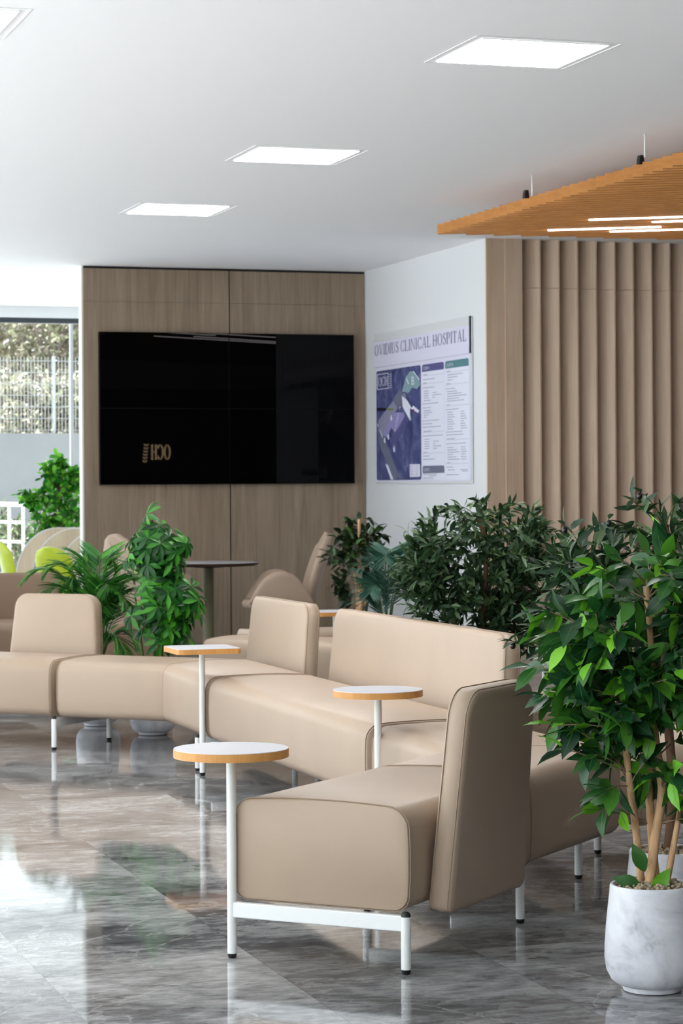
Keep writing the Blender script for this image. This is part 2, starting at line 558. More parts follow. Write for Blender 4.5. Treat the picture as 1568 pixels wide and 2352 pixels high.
def fix_normals(me):
    bm = bmesh.new(); bm.from_mesh(me)
    bmesh.ops.recalc_face_normals(bm, faces=bm.faces)
    bm.to_mesh(me); bm.free()


def tag(o, label=None, cat=None, group=None, kind=None):
    if label: o['label'] = label
    if cat: o['category'] = cat
    if group: o['group'] = group
    if kind: o['kind'] = kind
    return o


def thing(name, label, cat, loc=(0, 0, 0), rz=0, group=None):
    o = bpy.data.objects.new(name, None)
    COL.objects.link(o)
    o.location = loc; o.rotation_euler = (0, 0, rz)
    o.empty_display_size = 0.1
    return tag(o, label, cat, group)


def struct(name, mb, mat, **k):
    o = mb.build(name, mat, **k)
    o['kind'] = 'structure'
    return o


def copy_thing(root, loc=None, rz=None, label=None):
    c = root.copy(); COL.objects.link(c)
    if loc is not None: c.location = loc
    if rz is not None: c.rotation_euler = (0, 0, rz)
    if label: c['label'] = label

    def kids(src, dst):
        for ch in src.children:
            d = ch.copy(); COL.objects.link(d); d.parent = dst
            kids(ch, d)
    kids(root, c)
    return c


# ================================================================== THE SETTING
W_TV = 21.22         # face of the oak partition
U_SIDE = 6.97        # white side wall
W_SLAT = 18.11       # fluted wall
W_WIN = 26.06        # rear glazing
U_LEFT = -4.0        # left glazing
U_RIGHT, W_REAR = 16.0, -5.0

struct('floor', MB().box((U_LEFT - 0.3, W_REAR - 0.2, -0.12), (U_RIGHT + 0.2, W_WIN + 0.25, 0)), M['floor'])
struct('ceiling', MB().box((U_LEFT - 0.3, W_REAR - 0.2, CEIL), (U_RIGHT + 0.2, W_WIN + 0.25, CEIL + 0.25)), M['ceiling_white'])

uL = on_w(192, 900, W_TV).x
uS = on_w(526, 650, W_TV).x
uR = U_SIDE
struct('wall_back', MB().box((uL - 0.012, W_TV + 0.018, 0), (U_SIDE, W_TV + 0.15, CEIL)), M['cap'])
zs = on_w(526, 697, W_TV).z
for k, (a, b) in enumerate(((uL, uS - 0.006), (uS + 0.006, uR - 0.004))):
    for z0, z1 in ((0.0, zs - 0.0012), (zs + 0.0012, CEIL - 0.022)):
        struct('wall_back_panel', MB().box((a, W_TV, z0), (b, W_TV + 0.017, z1)), M['oak_grey'])
struct('gap_shade_top', MB().box((uL + 0.004, W_TV + 0.010, CEIL - 0.022), (uR - 0.004, W_TV + 0.0175, CEIL - 0.001)), M['black'])  # black strip painting in the shade of the gap under the ceiling
struct('trim_2', MB().box((uS - 0.006, W_TV + 0.010, 0), (uS + 0.006, W_TV + 0.0175, CEIL - 0.022)), M['black'])

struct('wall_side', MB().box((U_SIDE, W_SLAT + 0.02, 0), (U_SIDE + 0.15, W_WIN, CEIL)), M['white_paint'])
struct('wall_right', MB().box((U_RIGHT, W_REAR, 0), (U_RIGHT + 0.15, W_SLAT + 0.3, CEIL)), M['walnut'])
struct('wall_rear', MB().box((U_LEFT - 0.04, W_REAR - 0.15, 0), (U_RIGHT, W_REAR, CEIL)), M['walnut'])

# fluted oak wall: flat boards, then saw-tooth boards above a low plinth
Z_PL = 0.56
mb = MB()
uf0 = U_SIDE + 0.001
uf1 = on_w(1199, 900, W_SLAT).x
um = on_w(1160, 900, W_SLAT).x
mb.box((uf0, W_SLAT, Z_PL), (um, W_SLAT + 0.06, CEIL))
mb.box((um, W_SLAT - 0.012, Z_PL), (uf1, W_SLAT + 0.06, CEIL))
pitch = (on_w(1540, 900, W_SLAT).x - uf1) / 8.0
zj = on_w(1260, 662, W_SLAT).z
u = uf1
poly_top = []
while u < 15.5:
    for z0, z1 in ((Z_PL, zj - 0.0015), (zj + 0.0015, CEIL)):
        mb.prism([(u, W_SLAT + 0.115), (u + pitch - 0.012, W_SLAT - 0.005), (u + pitch, W_SLAT - 0.005), (u + pitch, W_SLAT + 0.125), (u, W_SLAT + 0.125)], z0, z1)
    u += pitch
struct('wall_fluted', mb, M['oak_pale'])
struct('wall_fluted_core', MB().box((U_SIDE + 0.151, W_SLAT + 0.126, 0), (U_RIGHT, W_SLAT + 0.3, CEIL)), M['black'])
struct('baseboard_fluted', MB().box((uf0 + 0.004, W_SLAT - 0.03, 0), (U_RIGHT, W_SLAT + 0.09, Z_PL - 0.03)), M['oak_plinth'])
struct('gap_shade_low', MB().box((uf0 + 0.004, W_SLAT + 0.0, Z_PL - 0.03), (U_RIGHT, W_SLAT + 0.09, Z_PL)), M['black'])  # black strip standing in for shade in the gap below the boards


# glazing
def glazing(idx, a, b, n, zb=0.05, zt=3.2, gm='glass'):
    a = Vector(a); b = Vector(b); d = (b - a).normalized()
    nn = Vector((-d.y, d.x))
    r = bpy.data.objects.new('window_%d' % idx, None); COL.objects.link(r); r['kind'] = 'structure'
    fr = MB()
    fr.beam(a, b, 0.09, zt, zt + 0.055)
    fr.beam(a, b, 0.09, 0.001, zb)
    L = (b - a).length
    for i in range(n + 1):
        p = a + d * (L * i / n)
        fr.beam(p - d * 0.03, p + d * 0.03, 0.09, zb, zt)
    fr.build('window_frame', M['dark_frame'], r)
    for i in range(n):
        p = a + d * (L * i / n + 0.03); q = a + d * (L * (i + 1) / n - 0.03)
        MB().add([(p.x, p.y, zb), (q.x, q.y, zb), (q.x, q.y, zt), (p.x, p.y, zt)], [(0, 1, 2, 3)]).build('window_pane', M[gm], r)
    return r


glazing(1, (U_LEFT, W_REAR), (U_LEFT, W_WIN), 12)
glazing(2, (U_LEFT, W_WIN + 0.03), (U_SIDE + 0.05, W_WIN + 0.03), 2, gm='glass_dimmed')
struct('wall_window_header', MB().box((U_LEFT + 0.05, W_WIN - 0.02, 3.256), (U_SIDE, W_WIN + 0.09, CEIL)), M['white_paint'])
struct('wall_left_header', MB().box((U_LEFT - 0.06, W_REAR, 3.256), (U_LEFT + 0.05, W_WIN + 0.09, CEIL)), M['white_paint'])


# ------------------------------------------------------------------ recessed ceiling lights
def ceiling_light(c, label):
    t = thing('ceiling_light', label, 'ceiling light', (c[0], c[1], CEIL), 0, 'square recessed ceiling lights')
    h = 0.30
    MB().box((-h, -h, -0.004), (h, h, -0.001)).build('diffuser', M['lamp'], t)
    f = MB()
    for a, b, zt in ((h + 0.002, h + 0.006, -0.006), (h + 0.046, h + 0.049, -0.003)):
        f.box((-b, -b, zt), (b, -a, -0.0005)); f.box((-b, a, zt), (b, b, -0.0005))
        f.box((-b, -a, zt), (-a, a, -0.0005)); f.box((a, -a, zt), (b, a, -0.0005))
    f.build('frame', M['white_metal'], t)
    return t


def ccen(*pts):
    q = [on_z(x, y, CEIL) for x, y in pts]
    return (sum(p.x for p in q) / len(q), sum(p.y for p in q) / len(q))


c1 = ccen((1002, 141), (1110, 88), (1397, 100), (1279, 153))
c2 = ccen((538, 368), (601, 338), (823, 345), (754, 375))
c3 = ccen((290, 490), (334, 467), (525, 471), (480, 495))
ceiling_light(c1, 'largest square ceiling light, glowing near the top right of the white ceiling')
ceiling_light(c2, 'square ceiling light in the middle of the white ceiling, second in the diagonal row')
ceiling_light(c3, 'smallest glowing square ceiling light, nearest the oak wall with the black screens')
p4 = on_z(42, 24, CEIL)
ceiling_light((p4.x - 0.30, p4.y + 0.30), 'square ceiling light cut off by the top left corner of the picture')


# ------------------------------------------------------------------ seating modules
Z_SEAT, Z_BOT, DEPTH = 0.472, 0.175, 0.555


def lnorm(d):
    return Vector((-d.y, d.x))


def miters(path):
    P = [Vector(p) for p in path]
    out = []
    for i in range(len(P)):
        ds = []
        if i > 0: ds.append((P[i] - P[i - 1]).normalized())
        if i < len(P) - 1: ds.append((P[i + 1] - P[i]).normalized())
        n = sum((lnorm(d) for d in ds), Vector((0, 0)))
        n.normalize()
        out.append(n / max(0.3, n.dot(lnorm(ds[0]))))
    return P, out


def seat_profile(D, z0, z1, r=0.055, shrink=0.0):
    """closed outline (depth, z), gently puffed"""
    pts = []

    def arc(cx, cz, a0, a1, rr, k=5):
        for i in range(k + 1):
            a = a0 + (a1 - a0) * i / k
            pts.append((cx + rr * cos(a), cz + rr * sin(a)))
    rt, rb = r, r * 0.8
    arc(rb, z0 + rb, pi, 1.5 * pi, rb)
    for i in range(1, 6): pts.append((rb + (D - 2 * rb) * i / 6, z0))
    arc(D - rb, z0 + rb, 1.5 * pi, 2 * pi, rb)
    for i in range(1, 4): pts.append((D, z0 + rb + (z1 - z0 - rb - rt) * i / 4))
    arc(D - rt, z1 - rt, 0, 0.5 * pi, rt)
    for i in range(1, 6): pts.append((D - rt - (D - 2 * rt) * i / 6, z1))
    arc(rt, z1 - rt, 0.5 * pi, pi, rt)
    for i in range(1, 4): pts.append((0, z1 - rt - (z1 - z0 - rb - rt) * i / 4))
    zm, dm = (z0 + z1) / 2, D / 2
    res = []
    for d, z in pts:
        top = max(0.0, (z - zm) / (z1 - zm))
        z2 = z + 0.012 * top * (1 - ((d - dm) / dm) ** 2)
        k = 1 - ((z - zm) / (z1 - zm)) ** 2
        d2 = d + 0.007 * k * ((d - dm) / dm)
        if shrink:
            d2 = dm + (d2 - dm) * (1 - shrink / dm)
            z2 = zm + (z2 - zm) * (1 - shrink / (z1 - zm))
        res.append((d2, z2))
    return res


def cushion(root, origin, path, D=DEPTH, z0=Z_BOT, z1=Z_SEAT, mat='leather', seams=True, r=0.055):
    P, mt = miters(path)
    secs = []   # (point, miter, shrink)
    d0 = (P[1] - P[0]).normalized(); d1 = (P[-1] - P[-2]).normalized()
    e = 0.012
    secs += [(P[0], mt[0], 0.010), (P[0] + d0 * 0.004, mt[0], 0.003), (P[0] + d0 * e, mt[0], 0.0)]
    for i in range(1, len(P) - 1): secs.append((P[i], mt[i], 0.0))
    secs += [(P[-1] - d1 * e, mt[-1], 0.0), (P[-1] - d1 * 0.004, mt[-1], 0.003), (P[-1], mt[-1], 0.010)]

    def ring(p, m, sh):
        return [(p.x + m.x * d, p.y + m.y * d, z) for d, z in seat_profile(D, z0, z1, r, sh)]
    mb = MB().rings([ring(*s) for s in secs])
    o = mb.build('seat', M[mat], root, origin, smooth=38)
    if seams:
        loops = [ring(P[0] + d0 * 0.010, mt[0], -0.0008), ring(P[-1] - d1 * 0.010, mt[-1], -0.0008)]
        loops += [ring(P[i], mt[i], -0.0004) for i in range(1, len(P) - 1)]
        for lp_ in loops:
            MB().tube(lp_, 0.0018, 5, closed=True).build('seam', M['seam'], o, smooth=0, origin=origin)
    return o


def offset_loop(pts, d):
    n = len(pts); out = []
    for i in range(n):
        a = Vector(pts[i]) - Vector(pts[i - 1]); b = Vector(pts[(i + 1) % n]) - Vector(pts[i])
        if a.length < 1e-9: a = b
        if b.length < 1e-9: b = a
        t = (a.normalized() + b.normalized())
        if t.length < 1e-9: t = a
        t.normalize()
        nn = Vector((-t.y, t.x))      # inward for counter-clockwise loops
        out.append((pts[i][0] + nn.x * d, pts[i][1] + nn.y * d))
    return out


def backrest(root, origin, mid, along, Lb, Lt, z0=0.165, z1=0.805, th=0.075, tilt=5.0, rt=0.085, mat='leather', name='backrest'):
    """mid: world xy of the foot of the front face; along: unit xy; leans towards the left-hand normal of along"""
    al = Vector(along).normalized(); out = lnorm(al)
    pts = []
    H = z1 - z0
    lx = lambda z: (Lb + (Lt - Lb) * z / H) / 2

    def corner(cx, cz, r, a0, a1, k=6):
        for i in range(k + 1):
            a = a0 + (a1 - a0) * i / k
            pts.append((cx + r * cos(a), cz + r * sin(a)))
    rb = 0.025
    corner(-lx(0) + rb, rb, rb, pi, 1.5 * pi, 3)
    corner(lx(0) - rb, rb, rb, 1.5 * pi, 2 * pi, 3)
    sl = math.atan2((Lb - Lt) / 2, H)
    corner(lx(H) - rt, H - rt, rt, 0 + sl, pi / 2, 7)
    corner(-lx(H) + rt, H - rt, rt, pi / 2, pi - sl, 7)
    tl = radians(tilt)

    def wp(x, y, z):
        yy = y * cos(tl) + z * sin(tl); zz = z * cos(tl) - y * sin(tl)
        return (mid[0] + al.x * x + out.x * yy, mid[1] + al.y * x + out.y * yy, z0 + zz)

    def ring(y, inset):
        return [wp(x, y, z) for x, z in offset_loop(pts, inset)]
    rg = [ring(-0.004, 0.021), ring(0.0, 0.008), ring(0.005, 0.001), ring(th * 0.5, -0.003), ring(th - 0.005, 0.001), ring(th, 0.008), ring(th + 0.004, 0.021)]
    o = MB().rings(rg).build(name, M[mat], root, origin, smooth=60)
    for yy in (0.0075, th - 0.0075):
        MB().tube(ring(yy, -0.0008), 0.0016, 5, closed=True).build('seam', M['seam'], o, origin=origin, smooth=0)
    return o


LEG_R = 0.0145


def leg(root, origin, p, z1=0.165, cap=True):
    x, y = p[0], p[1]
    o = MB().lathe([(LEG_R * 0.96, 0.014), (LEG_R, 0.018), (LEG_R, z1)], (x, y, 0), 20).build('leg', M['white_metal'], root, origin, smooth=40)
    MB().lathe([(0.006, 0.0), (0.0105, 0.001), (0.0135, 0.006), (0.0138, 0.014)], (x, y, 0), 20).build('foot', M['black_rubber'], o, origin, smooth=50)
    if cap:
        MB().lathe([(0.0142, z1), (0.0142, z1 + 0.005), (0.011, z1 + 0.012), (0.004, z1 + 0.0155)], (x, y, 0), 18).build('leg_cap', M['black_rubber'], o, origin, smooth=50)
    return o


def bar(root, origin, a, b, w=0.022, z0=0.122, z1=0.168):
    return MB().beam(a, b, w, z0, z1).build('frame_bar', M['white_metal'], root, origin, bevel=0.004, seg=2)


def seat_unit(label, path, D=DEPTH, back=None, legs=(), bars=(), mat='leather', name='seat_module', cat='modular seat', group='beige modular seats', inset=0.0):
    o = (path[0][0], path[0][1], 0)
    t = thing(name, label, cat, o, 0, group)
    cushion(t, o, path, D, mat=mat)
    if back:
        for bk in (back if isinstance(back, list) else [back]):
            backrest(t, o, mat=mat, **bk)
    for l in legs:
        leg(t, o, l[:2], *(l[2:]))
    for a, b in bars:
        bar(t, o, a, b)
    return t


R2 = sqrt(0.5)
foot1 = on_z(533, 2200, 0); foot2 = on_z(932, 2238, 0); foot3 = on_z(1194, 2120, 0)
E1 = Vector((R2, -R2)); E2 = Vector((R2, R2))       # depth direction and length direction of the front seat
# --- front seat (single, back turned to the right)
A0 = foot1.xy + E2 * 0.012                       # front line, near end
A_len = 0.91
A1 = A0 + E2 * A_len
Dd = (foot2 - foot1).length
# the chain runs from the far left to the near seat, its front on the right hand
ux = 2.93
F0 = Vector((2.443, 12.819))
F1 = Vector((ux, F0.y - (ux - F0.x)))
F2 = Vector((ux, 11.39))
F3 = Vector((ux, 8.89))
F5 = A1 + E2 * 0.012
F4 = Vector((ux, F5.y + (ux - F5.x)))
dl = Vector((R2, -R2)); nl = lnorm(dl)              # direction and depth of the far-left arm

# far-left single seat
Lp1 = F0 - dl * 0.018
Lp0 = Lp1 - dl * 0.92
legs = [tuple(F0) + (0.165, True), tuple(F0 + nl * 0.54) + (0.165, True), tuple(Lp0 + dl * 0.03) + (0.165, True), tuple(Lp0 + dl * 0.03 + nl * 0.54)]
seat_unit('beige single seat with upright backrest at the far left, in front of the palm', [Lp0, Lp1],
          back=dict(mid=Lp1 - dl * 0.40 + nl * 0.575, along=dl, Lb=0.63, Lt=0.545),
          legs=legs, bars=[(F0, F0 + nl * 0.54), (Lp0 + dl * 0.03, Lp0 + dl * 0.03 + nl * 0.54)])
# first corner seat
e12 = Vector((0, -1)); n12 = lnorm(e12)
cA = F0 + dl * 0.016; cB = Vector((ux, F2.y + 0.03))
legs = [tuple(cB + Vector((0.0, 0.19))), tuple(cB + Vector((0.50, 0.19)))]
seat_unit('beige corner seat bending toward the camera behind the square side table', [cA, F1, cB],
          back=dict(mid=(ux + 0.575, 12.34), along=e12, Lb=1.14, Lt=1.06),
          legs=legs, bars=[(cB + Vector((0.0, 0.19)), cB + Vector((0.50, 0.19)))])
# long bench
lA = Vector((ux, F2.y - 0.02)); lB = Vector((ux, F3.y + 0.03))
seat_unit('long beige bench with the widest backrest, in front of the dark olive tree', [lA, lB],
          back=dict(mid=(ux + 0.58, 10.22), along=e12, Lb=2.36, Lt=2.29),
          legs=[tuple(lA + Vector((0.54, -0.02))), tuple(lB + Vector((0.54, 0.06)))],
          bars=[(lA + Vector((0.0, -0.02)), lA + Vector((0.54, -0.02))), (lB + Vector((0.01, 0.06)), lB + Vector((0.54, 0.06)))])
# second corner seat
kA = Vector((ux, F3.y - 0.03)); kB = F5
kn = Vector((R2, -R2))
foot4 = on_z(1328, 2018, 0)
legs = [tuple(foot4.xy), tuple(kA + Vector((0.54, -0.10)))]
seat_unit('beige backless corner seat joining the long bench to the nearest seat', [kA, F4, kB],
          legs=legs, bars=[(foot4.xy, foot4.xy + Vector((-0.45, 0.10)))])
# front seat, its path continues the chain from A1 down to A0
dA = -E2
p_back = A0 + E2 * 0.395 + E1 * (Dd + 0.010)
t = seat_unit('nearest beige seat, its brown backrest turned to the right beside the round table', [A1, A0], D=Dd - 0.0,
              back=dict(mid=p_back, along=dA, Lb=0.56, Lt=0.50, z0=0.165, z1=0.81, th=0.07),
              legs=[tuple(foot2.xy), tuple(foot3.xy), tuple(foot1.xy + E2 * 0.89)],
              bars=[(foot1.xy, foot2.xy), (foot1.xy + E2 * 0.89, foot3.xy)])


# ------------------------------------------------------------------ side tables
def rounded_square(h, r, k=6):
    pts = []
    for cx, cy, a0 in ((h - r, h - r, 0), (-h + r, h - r, pi / 2), (-h + r, -h + r, pi), (h - r, -h + r, 1.5 * pi)):
        for i in range(k + 1):
            a = a0 + pi / 2 * i / k
            pts.append((cx + r * cos(a), cy + r * sin(a)))
    return pts


def side_table(p, label, shape='round', h=0.625, rz=0.0):
    t = thing('side_table', label, 'side table', (p[0], p[1], 0), rz, 'small pole side tables')
    po = MB().lathe([(LEG_R * 0.96, 0.014), (LEG_R, 0.018), (LEG_R, h - 0.026)], (0, 0, 0), 24).build('pole', M['white_metal'], t, smooth=40)
    MB().lathe([(0.006, 0.0), (0.0105, 0.001), (0.0135, 0.006), (0.0138, 0.014)], (0, 0, 0), 20).build('foot', M['black_rubber'], po, smooth=50)
    if shape == 'round':
        out = [(0.172 * cos(2 * pi * i / 64), 0.172 * sin(2 * pi * i / 64)) for i in range(64)]
        inn = [(0.171 * cos(2 * pi * i / 64), 0.171 * sin(2 * pi * i / 64)) for i in range(64)]
    else:
        out = rounded_square(0.158, 0.028); inn = rounded_square(0.157, 0.027)
    top = MB().prism(out, h - 0.026, h - 0.002).build('tabletop', M['edge_wood'], t, smooth=40)
    MB().prism(inn, h - 0.002, h).build('laminate_surface', M['laminate'], top)
    return t


side_table(foot1.xy, 'round white side table with orange edge nearest the camera, beside the front seat')
pole2 = on_z(867, 1583, 0.625)
side_table((pole2.x, pole2.y), 'round white side table in front of the long bench and its wide backrest')
pole3 = on_z(465, 1781, 0)
side_table(pole3.xy, 'square white side table with orange edge at the bend of the seats, left of centre', 'square')
pole4 = on_z(769, 1403, 0.625)
side_table((pole4.x, pole4.y), 'farthest square side table, showing behind the long bench near the dark ficus', 'square')
pole5 = at_depth(1250, 1520, 12.6)
side_table((pole5.x, pole5.y), 'side table on a white pole, mostly hidden behind the olive leaves at right', 'round')

# ------------------------------------------------------------------ second group of seats behind
q = on_z(420, 1470, Z_SEAT)
s1a = Vector((3.62, 14.25)); s1b = s1a + Vector((R2, -R2)) * 0.95
seat_unit('backless beige seat showing behind the single backrest of the corner seat', [s1a, s1b], D=0.60,
          legs=[tuple(s1a + Vector((0.05, 0.05))), tuple(s1b + Vector((-0.02, 0.06)))], name='seat_module', group='beige modular seats')
s2a = Vector((4.62, 15.15)); s2b = s2a + Vector((0.9, 0.0))
seat_unit('beige ottoman under the farthest square side table', [Vector((4.12, 14.72)), Vector((4.82, 14.72))], D=0.56,
          legs=[(4.18, 14.77), (4.76, 14.77), (4.18, 15.22), (4.76, 15.22)])
seat_unit('backless beige bench in shadow behind the nearest backrest and the olive leaves', [Vector((4.00, 9.55)), Vector((5.30, 9.55))], D=0.62,
          legs=[(4.06, 9.6), (5.24, 9.6), (4.06, 10.1), (5.24, 10.1)])
seat_unit('beige bench end behind the potted ficus at the right edge', [Vector((3.62, 7.92)), Vector((4.9, 7.92))], D=0.62,
          legs=[(3.70, 7.97), (4.84, 7.97), (3.70, 8.47), (4.84, 8.47)])

# far left sofa, its leather darkened for shade
so = (2.0, 16.55, 0)
sofa = thing('sofa', 'long shaded sofa at the far left edge, behind the palm', 'sofa', so)
cushion(sofa, so, [Vector((1.9, 16.5)), Vector((3.98, 16.5))], 0.62, mat='leather_shaded')
backrest(sofa, so, (2.45, 17.13), (1, 0), 1.80, 1.76, z0=0.17, z1=0.80, th=0.12, tilt=4, rt=0.05, mat='leather_shaded')
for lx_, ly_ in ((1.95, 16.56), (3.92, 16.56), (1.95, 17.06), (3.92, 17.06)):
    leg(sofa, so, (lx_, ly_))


# ------------------------------------------------------------------ lounge chairs and round table by the oak wall
def pad(mb, c, ax, ay, az, sx, sy, sz, n=16, m=10, e=3.2):
    """super-ellipsoid cushion with half sizes sx, sy, sz along the given axes"""
    def p(v, k):
        return math.copysign(abs(v) ** (2 / k), v)
    rings = []
    for j in range(1, m):
        a = -pi / 2 + pi * j / m
        rings.append([c + ax * (sx * p(cos(a), e) * p(cos(2 * pi * k / n), e)) + ay * (sy * p(cos(a), e) * p(sin(2 * pi * k / n), e)) + az * (sz * p(sin(a), e)) for k in range(n)])
    return mb.rings(rings)


def lounge_chair(loc, rz, label):
    t = thing('lounge_chair', label, 'armchair', loc, rz, 'taupe shell armchairs')
    # faces local -x ; back at +x
    k = radians(17)
    bx = V(0, 1, 0); bz = V(sin(k), 0, cos(k)); by = V(cos(k), 0, -sin(k))
    rings = []
    for j in range(15):                       # back shell, curved in plan, rounded top
        f = j / 14
        w = 0.285 * (0.78 + 0.22 * sin(pi * min(1, f * 1.15))) * (1 if f < 0.75 else sqrt(max(0.0, 1 - ((f - 0.75) / 0.262) ** 2)))
        thk = 0.052 * (1 if 0.08 < f < 0.85 else 0.7)
        base = V(0.20, 0, 0.40) + bz * (0.64 * f)
        ring = []
        for i in range(24):
            a = 2 * pi * i / 24
            yy = w * math.copysign(abs(cos(a)) ** 0.7, cos(a)); xx = thk * math.copysign(abs(sin(a)) ** 0.7, sin(a))
            ring.append(base + bx * yy + by * (xx - 0.55 * yy * yy))
        rings.append(ring)
    b = MB().rings(rings).build('backrest', M['chair_shell'], t, smooth=70)
    MB().tube([V(0.20, 0, 0.40) + bz * (0.60 * i / 10) + by * 0.0535 for i in range(11)], 0.004, 5).build('seam', M['seam'], b, smooth=0)
    # bucket with arms: swept side shells
    for sgn in (-1, 1):
        rings = []
        for j in range(13):
            f = j / 12
            x = -0.31 + 0.54 * f
            tp_ = (0.43, 0.53, 0.605, 0.655, 0.685, 0.70, 0.705, 0.70, 0.685, 0.65, 0.59, 0.52, 0.45); top = tp_[j]
            bot = 0.385 + 0.05 * abs(f - 0.5) * 2
            y0 = sgn * (0.27 + 0.03 * sin(pi * f))
            h = (top - bot) / 2; cz = (top + bot) / 2
            ring = []
            for i in range(18):
                a = 2 * pi * i / 18
                lean = sgn * 0.10 * (h * sin(a) / 0.15)
                ring.append(V(x, y0 + 0.042 * math.copysign(abs(cos(a)) ** 0.7, cos(a)) + 0.35 * lean, cz + h * math.copysign(abs(sin(a)) ** 0.8, sin(a))))
            rings.append(ring)
        MB().rings(rings).build('armrest', M['chair_shell'], t, smooth=70)
    pad(MB(), V(-0.05, 0, 0.425), V(1, 0, 0), V(0, 1, 0), V(0, 0, 1), 0.30, 0.27, 0.055).build('seat', M['chair_shell'], t, smooth=0)
    for sx in (-1, 1):
        for sy in (-1, 1):
            MB().tube([V(0.13 * sx - 0.02, 0.15 * sy, 0.39), V(0.27 * sx - 0.02, 0.25 * sy, 0.0)], [0.011, 0.008], 8).build('leg', M['olive_metal'], t, smooth=40)
    return t


ch2 = at_depth(650, 1400, 20.3)
lounge_chair((ch2.x, ch2.y, 0), radians(-17.6 + 6), 'taupe shell armchair seen in profile facing left, right of the round table')
ch1 = at_depth(352, 1400, 20.2)
lounge_chair((ch1.x, ch1.y, 0), radians(180 - 17.6 + 38), 'taupe shell armchair behind the bushy umbrella plant, left of the round table')

tb = at_depth(478, 1290, 20.55)
tt = thing('round_table', 'tall round cafe table with grey top and olive column by the oak wall', 'table', (tb.x, tb.y, 0))
hT = 0.765
tp = MB().lathe([(0.395, hT - 0.030), (0.425, hT - 0.014), (0.434, hT - 0.002)], n=64).build('tabletop', M['table_dark'], tt, smooth=40)
MB().lathe([(0.434, hT - 0.002), (0.431, hT)], n=64).build('table_surface', M['table_grey'], tp, smooth=40)
MB().lathe([(0.047, 0.014), (0.047, hT - 0.045)], n=28).build('column', M['olive_metal'], tt, smooth=40)
MB().lathe([(0.12, hT - 0.045), (0.12, hT - 0.030)], n=28).build('mounting_plate', M['black'], tt, smooth=40)
MB().lathe([(0.24, 0.0), (0.24, 0.010), (0.22, 0.014)], n=40).build('base_plate', M['olive_metal'], tt, smooth=40)

# ------------------------------------------------------------------ video wall: four black screens
tl = on_w(228, 761, W_TV - 0.06); br = on_w(814, 1110, W_TV - 0.06)
zt = (on_w(228, 761, W_TV - 0.06).z + on_w(814, 770, W_TV - 0.06).z) / 2
zb = (on_w(228, 1114, W_TV - 0.06).z + on_w(814, 1110, W_TV - 0.06).z) / 2
um_, zm_ = (tl.x + br.x) / 2, (zt + zb) / 2
for iu, lu in ((0, 'left'), (1, 'right')):
    for iz, lz in ((1, 'upper'), (0, 'lower')):
        u0, u1 = (tl.x, um_ - 0.0002) if iu == 0 else (um_ + 0.0002, br.x)
        z0, z1 = (zm_ + 0.0002, zt) if iz else (zb, zm_ - 0.0002)
        o = (u0, W_TV, z0)
        t = thing('display_screen', '%s %s panel of the four black screens on the oak wall' % (lz, lu), 'screen', o, 0, 'black video wall panels')
        MB().box((u0, W_TV - 0.058, z0), (u1, W_TV - 0.001, z1)).build('casing', M['bezel'], t, o)
        MB().box((u0 + 0.0035, W_TV - 0.0600, z0 + 0.0035), (u1 - 0.0035, W_TV - 0.0585, z1 - 0.0035)).build('screen_glass', M['screen'], t, o)

# ------------------------------------------------------------------ directory sign on the white side wall
# sign frame: s runs left to right in the picture (towards smaller w), z up; d = distance off the wall
sgL = on_u(864, 940, U_SIDE).y; sgR = on_u(1087, 920, U_SIDE).y
zT = (on_u(862, 768, U_SIDE).z + on_u(1086, 726, U_SIDE).z) / 2
zB = (on_u(866, 1112, U_SIDE).z + on_u(1088, 1110, U_SIDE).z) / 2
SW, SH = sgL - sgR, zT - zB
SO = (U_SIDE, (sgL + sgR) / 2, zB)
sign = thing('directory_sign', 'white acrylic hospital directory sign with a purple aerial map on the white wall', 'sign', SO)


def sx_(cx):            # crop x (165..1265) to fraction of sign width, perspective-correct
    return (sgL - on_u(830 + cx / 4.9, 940, U_SIDE).y) / SW


def SP(s, t, d):        # fraction across, fraction down, depth off the wall -> world
    return (U_SIDE - d, sgL - s * SW, zT - t * SH)


def sign_poly(mb, pts, d0, d1):
    n = len(pts)
    vs = [SP(s, t, d0) for s, t in pts] + [SP(s, t, d1) for s, t in pts]
    fs = [tuple(range(n)), tuple(range(2 * n - 1, n - 1, -1))] + [(i, (i + 1) % n, n + (i + 1) % n, n + i) for i in range(n)]
    return mb.add(vs, fs)


def rrect(s0, t0, s1, t1, r, corners='abcd', k=5):
    rs, rt_ = r / SW, r / SH
    pts = []
    for key, cs, ct, a0, q_s, q_t in (('a', s0 + rs, t0 + rt_, pi, s0, t0), ('b', s1 - rs, t0 + rt_, 1.5 * pi, s1, t0), ('c', s1 - rs, t1 - rt_, 0, s1, t1), ('d', s0 + rs, t1 - rt_, pi / 2, s0, t1)):
        if key in corners:
            for i in range(k + 1):
                a = a0 + pi / 2 * i / k
                pts.append((cs + rs * cos(a), ct + rt_ * sin(a)))
        else:
            pts.append((q_s, q_t))
    return pts


